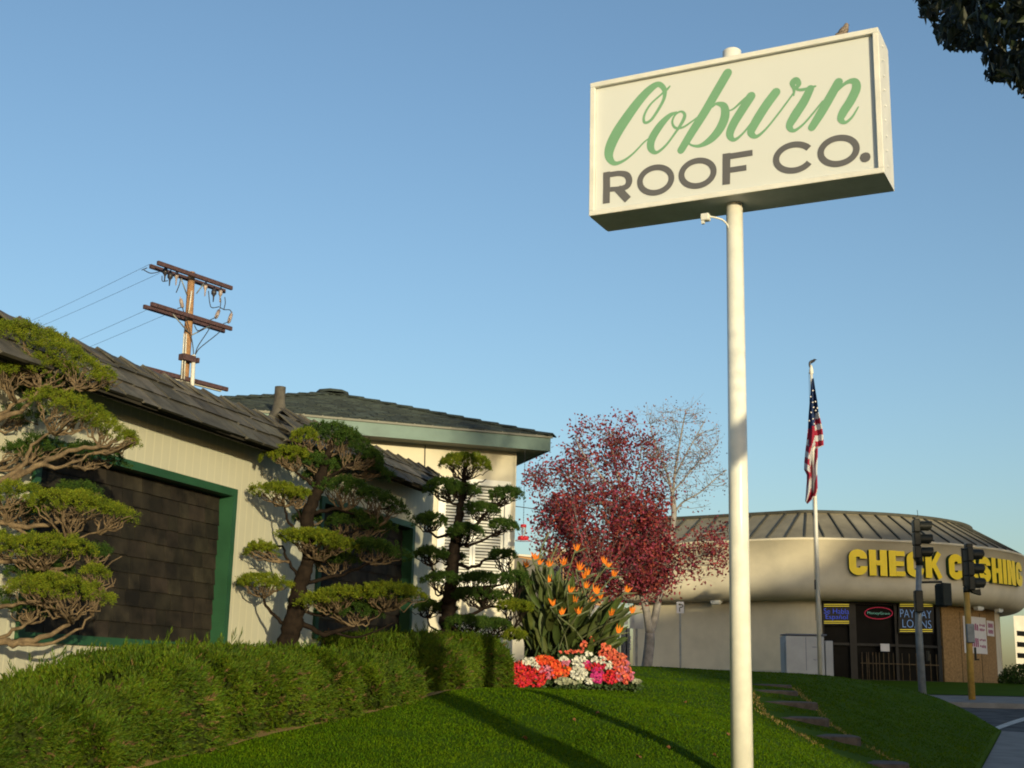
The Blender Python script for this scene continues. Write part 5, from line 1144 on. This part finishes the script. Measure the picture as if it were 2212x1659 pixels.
# ------------------------------------------------------------------ bird of paradise
bY = 18.9; c0 = P(1215, 1425, bY); gz = float(LZ(c0[0], c0[1]))
bop = thing('bird_of_paradise', (c0[0], c0[1], gz), 'large clump of dark paddle leaves with orange crane shaped flowers by the house corner', 'plant')
rnd = random.Random(12); Vs = []; Fs = []; off = 0; stems = MB()
def paddle(b, tip, L, W_):
    global off
    b = np.array(b); tip = np.array(tip); d = tip-b; Ld = np.linalg.norm(d); d /= Ld; s0_ = tip-d*L
    side = np.cross(d, np.array([rnd.gauss(0, .6), -1, rnd.gauss(0, .5)])); side /= np.linalg.norm(side); nn = np.cross(side, d); n = 8; V = []
    for i in range(n+1):
        t = i/n; w = W_*math.sin(math.pi*min(1, t*.93+.05))**.75*(1-t*.25); c = s0_+d*L*t-wz*.10*L*t*t+nn*.03
        V += [c-side*w/2+nn*w*.30, c, c+side*w/2+nn*w*.30]
    F = []
    for i in range(n):
        a = i*3; F += [(a, a+1, a+4, a+3), (a+1, a+2, a+5, a+4)]
    Vs.append(np.array(V)); Fs.append(np.array(F)+off); off += len(V)
    stems.tube([b, b*.5+s0_*.5+wz*.05, s0_, s0_+d*L*.5], [.014, .011, .008, .004], 5, cap=False)
tips = []
for i in range(310):
    a = rnd.random()
    x = 1112+235*a+rnd.gauss(0, 8); ytop = 1205+ (0 if a < .5 else (a-.5)*330) - 8*math.sin(a*9)
    y = ytop+abs(rnd.gauss(0, 1))*75+rnd.random()*30
    if y > 1385 or i % 5 == 0: y = 1280+rnd.random()*110; x += 10
    dY = rnd.uniform(-.7, .7); tp_ = P(x, y, bY+dY); b = np.array([c0[0]+rnd.gauss(-.12, .20)+.10*(a-.5), c0[1]+rnd.gauss(0, .22), gz])
    paddle(b, tp_, rnd.uniform(.32, .55), rnd.uniform(.08, .14))
for (x, y) in ((1119, 1203), (1150, 1235), (1178, 1228), (1200, 1225), (1235, 1240), (1135, 1260)): paddle((c0[0]-.1, c0[1], gz), P(x, y, bY-.3), .55, .17)
npmesh('paddle_leaves', np.concatenate(Vs), np.concatenate(Fs), M['bop_leaf'], bop, smooth=True)
stems.build('leaf_stalks', M['leaf_stalk'], bop)
Z4 = [(1195, 410), (1290, 460), (1390, 450), (1485, 350), (1500, 480), (1560, 520), (1685, 440), (1745, 530), (1285, 570), (1435, 640), (1420, 690), (1320, 740), (1305, 800), (1610, 640), (1600, 710), (1655, 690), (1500, 800), (1835, 640), (1875, 790), (1730, 810), (1720, 890), (1780, 930), (1130, 465), (1470, 720), (1380, 800), (1540, 545), (1630, 655), (1215, 440), (1545, 610), (1700, 460)]
def craneflower(p, ang, sc, big=1):
    """p: joint of the flower; ang: direction the beak points (0 = right) """
    ca, sa_ = math.cos(ang), math.sin(ang); yaw = rnd.uniform(-.7, .7); X = np.array([ca*math.cos(yaw), math.sin(yaw), sa_]); U = np.array([-sa_*math.cos(yaw), 0, ca])
    mb = MB(); mb.tube([p-X*.03*sc, p+X*.03*sc+U*.006, p+X*.10*sc+U*.01*sc, p+X*.19*sc+U*.02*sc], [.008*sc, .015*sc, .011*sc, .002], 8)
    fl_ = mb.build('flower', M['bop_stalk'], bop, label='orange crane shaped flower'); mb = MB()
    for k in range(5):
        a = math.radians(48+k*14+rnd.uniform(-7, 7)); d = X*math.cos(a)+U*math.sin(a)+np.array([0, rnd.uniform(-.25, .25), 0]); d /= np.linalg.norm(d); L = rnd.uniform(.11, .17)*sc; w = .013*sc
        sd_ = np.cross(d, [0, 1, .1]); sd_ /= np.linalg.norm(sd_); nn = np.cross(sd_, d); q = p+X*.02*sc
        mb.add([q, q+d*L*.4+sd_*w, q+d*L, q+d*L*.4-sd_*w, q+d*L*.4+nn*w*.6], [(0, 1, 4), (1, 2, 4), (2, 3, 4), (3, 0, 4)])
    mb.build('petals', M['orange'], fl_)
st = MB()
for cx, cy in Z4:
    x, y = 792+.3038*cx, 1080+.3038*cy; p = P(x, y+8, bY-rnd.uniform(.15, 1.0)); craneflower(p, rnd.uniform(-.15, .45), .95)
    b = np.array([c0[0]+rnd.gauss(0, .2), c0[1]+rnd.gauss(0, .2), gz]); m_ = b*.45+p*.55+np.array([-(p[0]-b[0])*.12, 0, .12]); st.tube(catmull([b, m_, p-np.array([.02, 0, .01]), p], 4), .010, 6)
for (x0, y0, x1, y1, x2, y2) in ((1178, 1190, 1168, 1205, 1160, 1260), (1160, 1240, 1168, 1190, 1186, 1150), (1180, 1250, 1192, 1205, 1205, 1175)): st.tube(catmull([P(x0, y0, bY), P(x1, y1, bY), P(x2, y2, bY)], 4), .012, 6)
st.build('flower_stalks', M['bop_stalk'], bop)
# ------------------------------------------------------------------ impatiens bed
def patch(label, col, blobs, n, seed):
    """blobs: crop-4 pixel ellipses (cx,cy,rx,ry)"""
    rg = np.random.default_rng(seed); C = []; mb = MB(); Vd = []; 
    tot = sum(b[2]*b[3] for b in blobs)
    for (cx, cy, rx, ry) in blobs:
        k = int(2.4*n*rx*ry/tot)+1; a = rg.random(k)*2*math.pi; r = np.sqrt(rg.random(k)); X = 792+.3038*(cx+rx*r*np.cos(a)); Yp = 1080+.3038*(cy+ry*r*np.sin(a))
        for x, y, rr_ in zip(X, Yp, r):
            # ground height profile of the bed: lower in the picture = nearer
            d = np.interp(y, [1395, 1485], [18.1, 17.3])+.18*(x-1110)/250*1.9; C.append(P(x, y, d+rg.normal(0, .03)))
    C = np.array(C); lo = C.mean(0); gz_ = float(LZ(lo[0], lo[1]))
    root = thing('impatiens_plant', (lo[0], lo[1], gz_), label, 'flowers', 'flowering plants in the bed by the house corner')
    N = len(C); tow = np.array([.15, -.85, .5]); Nn = unit(rg.normal(0, .45, C.shape)+tow); V = []; F = []; R_ = rg.uniform(.017, .028, N)
    for i in range(N):
        n_ = Nn[i]; u = np.cross(n_, [0, 0, 1.]); u /= np.linalg.norm(u); v = np.cross(n_, u); b = len(V); V.append(C[i]-n_*.006)
        ph = rg.random()*6
        for k in range(10):
            a = ph+k*math.pi/5; q = 1.0 if k % 2 == 0 else .72; V.append(C[i]+(u*math.cos(a)+v*math.sin(a))*R_[i]*q)
        F += [(b, b+1+k, b+1+(k+1) % 10) for k in range(10)]
    npmesh('blossoms', np.array(V), np.array(F), M['imp_'+col], root)
    # leaves just behind the blossoms and down to the soil
    k = 3; Cl = np.repeat(C, k, 0)-tow*rg.uniform(.05, .14, (N*k, 1))+rg.normal(0, .02, (N*k, 3)); Vl_, Fl_ = leaves(Cl, rg.normal(size=Cl.shape)*np.array([1, .2, 1]), .045, .03)
    Cf = np.repeat(C, 2, 0); Cf[:, 2] = gz_+rg.random(N*2)*np.maximum(.02, Cf[:, 2]-gz_); Cf[:, 1] += .22; V2, F2 = leaves(Cf, rg.normal(size=Cf.shape), .06, .035)
    V_, F_ = cat([(Vl_, Fl_), (V2, F2)]); npmesh('leaves', V_, F_, M['imp_leaf'], root)
patch('red impatiens at the left end of the bed against the hedge', 'red', [(1110, 1250, 75, 85), (1210, 1255, 75, 70), (1080, 1180, 40, 35)], 150, 1)
patch('small white impatiens above the red ones at the left of the bed', 'white', [(1165, 1150, 60, 26), (1215, 1190, 25, 14)], 34, 2)
patch('orange impatiens in the left half of the bed, upper row', 'orange', [(1260, 1140, 75, 34), (1340, 1170, 40, 32)], 80, 3)
patch('orange impatiens low in the middle of the bed', 'orange', [(1390, 1215, 62, 42), (1350, 1235, 36, 30)], 58, 4)
patch('pale pink impatiens between the red and orange ones', 'pink', [(1270, 1205, 40, 26), (1300, 1240, 30, 40), (1420, 1160, 28, 22)], 44, 5)
patch('few white impatiens above the middle of the bed', 'white', [(1400, 1135, 32, 18)], 12, 6)
patch('tall white impatiens in the centre of the bed', 'white', [(1515, 1150, 52, 44), (1510, 1230, 60, 46), (1580, 1285, 30, 26)], 92, 7)
patch('magenta impatiens in the right half, lower front', 'magenta', [(1640, 1245, 46, 58), (1570, 1165, 30, 22)], 56, 8)
patch('crimson impatiens under the white ridge at the right', 'red', [(1650, 1180, 50, 30), (1740, 1255, 60, 50), (1585, 1190, 30, 22), (1690, 1120, 30, 20)], 84, 9)
patch('white impatiens ridge among the coral ones at the right', 'white', [(1660, 1135, 60, 26), (1720, 1175, 34, 26), (1585, 1095, 26, 18)], 48, 10)
patch('coral impatiens covering the right end of the bed', 'coral', [(1720, 1095, 70, 42), (1800, 1150, 55, 60), (1845, 1240, 42, 66), (1700, 1050, 34, 30)], 160, 11)
patch('pink impatiens at the far right tip of the bed', 'pink', [(1840, 1180, 30, 40), (1800, 1235, 30, 50), (1885, 1250, 14, 40)], 46, 12)
patch('scattered coral impatiens up under the paddle leaves', 'coral', [(1430, 1080, 60, 12), (1545, 1030, 24, 26), (1600, 985, 20, 16), (1520, 1075, 30, 10)], 26, 13)
patch('low silvery edging plants in front of the bed', 'dusty', [(1400, 1285, 62, 22), (1920, 1290, 34, 14), (1490, 1295, 40, 12)], 60, 14)
# ------------------------------------------------------------------ red leaved tree
tY = 30.; gz_ = float(LZ(*P(1396, 1440, tY)[:2]))
tree = thing('red_leaved_tree', P(1396, 1442, tY), 'red leaved autumn tree with a forked pale trunk, its right half almost bare', 'tree')
mb = MB(); rnd = random.Random(4); lines = []
def limb(pts, r0, r1):
    q = [P(x, y, tY+d) for x, y, d in pts]; c = catmull(q, 5); mb.tube(c, np.linspace(r0, r1, len(c)), 8); lines.extend([(p, r) for p, r in zip(c, np.linspace(r0, r1, len(c)))])
limb([(1394, 1470, 0), (1397, 1440, 0), (1402, 1400, 0), (1404, 1368, 0)], .13, .11)
limb([(1404, 1370, 0), (1396, 1320, 0), (1382, 1262, 0), (1374, 1215, 0), (1362, 1150, -.1), (1350, 1090, -.1), (1338, 1040, 0), (1325, 990, 0), (1320, 940, 0)], .095, .02)
limb([(1404, 1370, 0), (1415, 1332, .1), (1427, 1265, .1), (1440, 1200, .2), (1450, 1150, .2), (1456, 1110, .2), (1453, 1070, .2)], .09, .06)
for pts, r0_ in (([(1455, 1110, .2), (1475, 1085, .1), (1510, 1065, 0), (1545, 1035, -.1), (1570, 1015, 0)], .022), ([(1453, 1075, .2), (1445, 1035, .1), (1432, 1000, 0), (1412, 950, 0), (1405, 915, 0)], .028), ([(1453, 1075, .2), (1458, 1020, .2), (1466, 970, .3), (1475, 920, .2), (1482, 885, .1)], .028),
    ([(1458, 1030, .2), (1480, 985, .4), (1505, 940, .5), (1525, 905, .5)], .018), ([(1456, 1060, .2), (1490, 1020, .0), (1520, 985, -.2), (1550, 960, -.3)], .018), ([(1440, 1190, .2), (1470, 1170, 0), (1510, 1155, -.1), (1560, 1150, -.2)], .02), ([(1430, 1250, .1), (1470, 1215, -.2), (1510, 1200, -.3), (1540, 1195, -.3)], .018),
    ([(1372, 1205, 0), (1330, 1180, .2), (1280, 1160, .3), (1220, 1150, .4)], .03), ([(1365, 1165, -.1), (1320, 1110, .3), (1270, 1060, .5), (1210, 1020, .5), (1165, 1010, .4)], .028), ([(1350, 1090, -.1), (1300, 1030, -.3), (1260, 980, -.5), (1245, 950, -.5)], .022), ([(1350, 1090, -.1), (1375, 1030, .3), (1385, 970, .4), (1380, 930, .4)], .02), ([(1380, 1250, 0), (1330, 1230, -.4), (1280, 1240, -.7), (1240, 1260, -.8)], .022),
    ([(1362, 1150, 0), (1400, 1120, .3), (1430, 1090, .4)], .016), ([(1448, 1050, .1), (1425, 1020, -.1), (1400, 990, -.2), (1385, 960, -.2)], .014), ([(1470, 960, .3), (1460, 920, .4), (1450, 890, .4)], .01), ([(1505, 940, .5), (1530, 930, .6), (1555, 925, .6)], .01)):
    limb(pts, r0_*1.25, r0_*.4)
LP_ = np.array([p for p, r in lines])
reds = [(1230, 1065, 75, 85, 34), (1165, 1035, 26, 30, 7), (1290, 985, 55, 62, 26), (1335, 935, 34, 38, 12), (1255, 945, 26, 40, 6), (1380, 1000, 55, 60, 22), (1300, 1120, 110, 78, 70), (1195, 1135, 42, 60, 20), (1400, 1130, 62, 72, 34), (1330, 1215, 115, 66, 70), (1410, 1225, 55, 58, 28), (1280, 1260, 50, 36, 12), (1510, 1180, 66, 30, 14), (1520, 1215, 46, 34, 12), (1560, 1150, 26, 22, 4), (1425, 1060, 30, 40, 3), (1365, 950, 50, 50, 9), (1215, 1010, 50, 40, 9)]
bares = [(1475, 950, 78, 72, 44), (1500, 1030, 70, 60, 24), (1420, 900, 24, 24, 5), (1440, 990, 40, 50, 14)]
def sprig(blobs, nleaf, rad, leafL, m_, nm, twr, flat=1.):
    Cc = []
    for (x, y, rx, ry, k) in blobs:
        for _ in range(int(k*2.3*(1.35 if y > 1080 and rx > 60 else 1))):
            a = rnd.random()*2*math.pi; r = math.sqrt(rnd.random())*(1.12 if rnd.random() < .2 else 1); dp = math.sqrt(max(0, 1-r*r))*1.5*min(1, rx/80)
            qx, qy = x+rx*r*math.cos(a), y+ry*r*math.sin(a)
            if math.sin(qx*.071+1.3)+math.sin(qy*.083+qx*.03)+math.sin(qx*.13-qy*.11) < -.95 and m_ == 'red_leaf' and qy < 1180: continue
            Cc.append(P(qx, qy, tY+rnd.uniform(-dp, dp)))
    Cc = np.array(Cc)
    for c in Cc:
        d = np.linalg.norm(LP_-c, axis=1)+np.where(LP_[:, 2] > c[2], .6, 0); s_ = LP_[np.argmin(d)]
        mid = s_*.5+c*.5+np.array([rnd.gauss(0, .04), rnd.gauss(0, .04), -.04]); mb.tube([s_, mid, c, c+(c-mid)*.5+wz*.06], [twr, twr*.8, twr*.55, twr*.3], 4, cap=False)
        for _ in range(2):
            e = c+np.array([rnd.gauss(0, rad), rnd.gauss(0, rad), rnd.gauss(0, rad)+.03]); mb.tube([mid*.4+c*.6, e], [twr*.45, twr*.25], 3, cap=False)
    N = len(Cc)*nleaf; C = np.repeat(Cc, nleaf, 0)+RNG.normal(0, rad, (N, 3)); D = RNG.normal(size=(N, 3))+np.array([0, 0, -.4])
    V, F = leaves(C, D, RNG.uniform(.7, 1.25, N)*leafL, leafL*.62, .25, .45); npmesh(nm, V, F, M[m_], tree)
sprig([b for b in reds if b[1] > 1100 and b[0] < 1480], 27, .15, .095, 'red_leaf', 'crown', .006)
sprig([b for b in reds if not (b[1] > 1100 and b[0] < 1480)], 19, .14, .088, 'red_leaf', 'crown', .006)
sprig(bares, 5, .15, .058, 'brown_leaf', 'sparse_leaves', .0075)
mb.build('trunk', M['bark_w'], tree)
# ------------------------------------------------------------------ dark bush by the shop corner
bq = P(2190, 1475, 42.); bush = thing('dark_bush', (bq[0], 42, .25), 'dark bush at the foot of the shop corner at the right edge', 'bush')
C = []; n = 2600; a = RNG.random(n)*2*math.pi; r = RNG.random(n)**.5; C = np.stack([bq[0]+.15+.62*r*np.cos(a), 42+.5*r*np.sin(a), .22+RNG.random(n)*.78*(1-r**3*.6)], 1)
V, F = leaves(C, RNG.normal(size=C.shape)+np.array([0, 0, .4]), .09, .045); npmesh('foliage', V, F, M['juni_d'], bush)
mb = MB(); [mb.tube([(bq[0]+.15, 42, .1), (bq[0]+.15+random.gauss(0, .3), 42+random.gauss(0, .2), .8)], [.03, .01], 5) for _ in range(9)]; mb.build('stems', M['tree_bark'], bush)
# weed by cabinet
# ------------------------------------------------------------------ street tree over the photographer's right
tb_ = np.array([2.74, 4.5]); tz = float(B(*tb_))
stt = thing('street_tree', (*tb_, tz), 'dark leafy branch of a street tree hanging in from the top right corner', 'tree')
mb = MB(); cr = np.array([4.3, 3.6, 4.8])
mb.tube(catmull([(tb_[0], tb_[1], tz-.1), (tb_[0]+.02, tb_[1]-.03, tz+.5), (tb_[0]+.05, tb_[1]-.06, 0.3), (2.95, 4.25, 1.6), usz(5.0, -2.5, 2.4), usz(6.8, -1.5, 4.2), usz(7.9, -1.0, 6.6)], 5), np.interp(np.linspace(0, 6, 31), range(7), [.26, .19, .165, .15, .13, .09, .04]), 14)
tips_ = []
for e in (usz(3.6, -3.0, 3.5), usz(4.6, -2.6, 3.6), usz(4.0, -4.0, 2.9), usz(7.0, -2.0, 7.6), usz(8.6, -.5, 7.8), usz(9.2, .8, 6.6), usz(10., 0, 5.4), usz(7.6, .4, 6.4)):
    s_ = np.array([2.95, 4.25, 1.9]) if e[2] < 4.2 else usz(7.0, -1.4, 4.6); pts = kink(s_, np.array(e), 4, .06, rnd, -.06); mb.tube(catmull(pts, 3), np.linspace(.06, .012, 13), 7); tips_.append(pts)
mb.build('trunk', M['tree_bark'], stt)
from itertools import product
poly = [(1935, -60), (1975, -5), (1992, 38), (2012, 55), (2020, 62), (2024, 88), (2040, 104), (2078, 106), (2112, 104), (2122, 125), (2128, 172), (2160, 172), (2186, 186), (2212, 205), (2300, 235), (2300, -60)]
def inpoly(q):
    x, y = q[:, 0], q[:, 1]; ins = np.zeros(len(q), bool); n = len(poly)
    for i in range(n):
        x1, y1 = poly[i]; x2, y2 = poly[(i+1) % n]; c = ((y1 > y) != (y2 > y)) & (x < (x2-x1)*(y-y1)/(y2-y1+1e-9)+x1); ins ^= c
    return ins
N = 60000; U = RNG.normal(size=(N, 3)); U = unit(U)*(RNG.random((N, 1))**.45); C = cr+U*np.array([1.9, 1.9, 2.1])+np.array([0, 0, .9])
cl = RNG.integers(0, 170, N); cc = cr+unit(RNG.normal(size=(170, 3)))*(RNG.random((170, 1))**.4)*np.array([1.95, 2.0, 2.0])+np.array([0, 0, .7]); C = cc[cl]+RNG.normal(0, .24, (N, 3)); C = C[:1]
def clumps(c, rad, k, n, sg_):
    cc = c+unit(RNG.normal(size=(k, 3)))*(RNG.random((k, 1))**.4)*np.array(rad); return cc[RNG.integers(0, k, n)]+RNG.normal(0, sg_, (n, 3))
C = np.concatenate([clumps(usz(4.0, -2.9, 2.95), (.95, .9, 1.05), 56, 12500, .15), clumps(usz(8.3, -1.0, 7.1), (1.8, 1.8, 1.5), 70, 13000, .22), clumps(usz(9.2, .5, 5.6), (1.7, 1.8, 1.6), 60, 8000, .22)])
# hanging branch seen in the corner
K = 90000; px = RNG.uniform(1930, 2290, K); py = RNG.uniform(-45, 240, K); q = np.stack([px, py], 1); ok = inpoly(q)
blob = (np.sin(px*.045+1)+np.sin(py*.06+px*.02)+np.sin(px*.11+py*.09)) > -1.75; ok &= blob; px, py = px[ok][:2700], py[ok][:2700]
YY_ = RNG.uniform(5.3, 6.5, len(px)); Cb = np.array([P(a, b, c) for a, b, c in zip(px, py, YY_)])
C = np.concatenate([C, Cb]); D = RNG.normal(size=C.shape)*.55+np.array([-.1, 0, -.9]); V, F = leaves(C, D, RNG.uniform(.055, .085, len(C)), .030, .15, .45)
tipp = V[2::4]; vv = V.reshape(-1, 4, 3); pr0 = proj(vv[:, 0]); pr1 = proj(vv[:, 2]); infr = lambda p: (p[:, 0] > -60) & (p[:, 0] < 2230) & (p[:, 1] > -60) & (p[:, 1] < 1700)
bad = (infr(pr0) & ~inpoly(pr0)) | (infr(pr1) & ~inpoly(pr1-np.array([0, 12])))
front = vv[:, 0, 1] > .3; keepl = ~(bad & front); vv = vv[keepl]
npmesh('crown', vv.reshape(-1, 3), np.arange(len(vv)*4).reshape(-1, 4), M['tree_leaf'], stt)
mb = MB()
for pts in ([(2230, -40), (2170, 20), (2120, 60), (2085, 95)], [(2240, 20), (2200, 90), (2165, 140), (2145, 165)], [(2200, -30), (2090, 0), (2030, 30), (1995, 38), (1983, 36)], [(2240, 100), (2215, 150), (2195, 180)]):
    mb.tube(catmull([P(a, b, 5.9) for a, b in pts], 4), np.linspace(.012, .003, (len(pts)-1)*4+1), 6)
mb.build('hanging_twigs', M['tree_bark'], stt)

# ------------------------------------------------------------------ fallen leaves on the grass
M['fallen'] = mat('fallen_leaf', (.19, .085, .035), .8, .3, 30)
for px, y in ((1444, 1620), (1573, 1590), (1133, 1600), (1545, 1637), (1622, 1640), (1290, 1545), (1480, 1520), (1380, 1640), (1240, 1560)):
    lo, hi = 8.0, 26.0
    for _ in range(40):
        m_ = (lo+hi)/2; q = P(px, y, m_)
        if q[2] > float(LZ(q[0], q[1])): lo = m_
        else: hi = m_
    q = P(px, y, lo); z = float(LZ(q[0], q[1]))+.022; a = random.random()*6; r = random.uniform(.018, .028); V = []
    for k in range(12):
        t_ = 2*math.pi*k/12; rr3 = r*(1 if k % 2 else .62); V.append((q[0]+rr3*math.cos(t_+a), q[1]+rr3*math.sin(t_+a), z+.008*math.sin(2*t_)+.012*math.cos(t_)))
    mb = MB(); mb.prism(V, (0, 0, .0015)); mb.build('fallen_leaf', M['fallen'], label='brown fallen leaf on the lawn, '+{1444: 'near the bottom edge, between shadow and sign pole', 1573: 'just left of the sign pole', 1133: 'inside the wide tree shadow', 1545: 'by the lower end of the thin pole shadow', 1622: 'right at the right side of the sign pole', 1290: 'between the two long shadows, far up', 1480: 'halfway up the slope left of the pole', 1380: 'between the two shadows at the bottom edge', 1240: 'left of the thin pole shadow, midway'}[px], cat='leaf', group='fallen leaves scattered on the lawn')
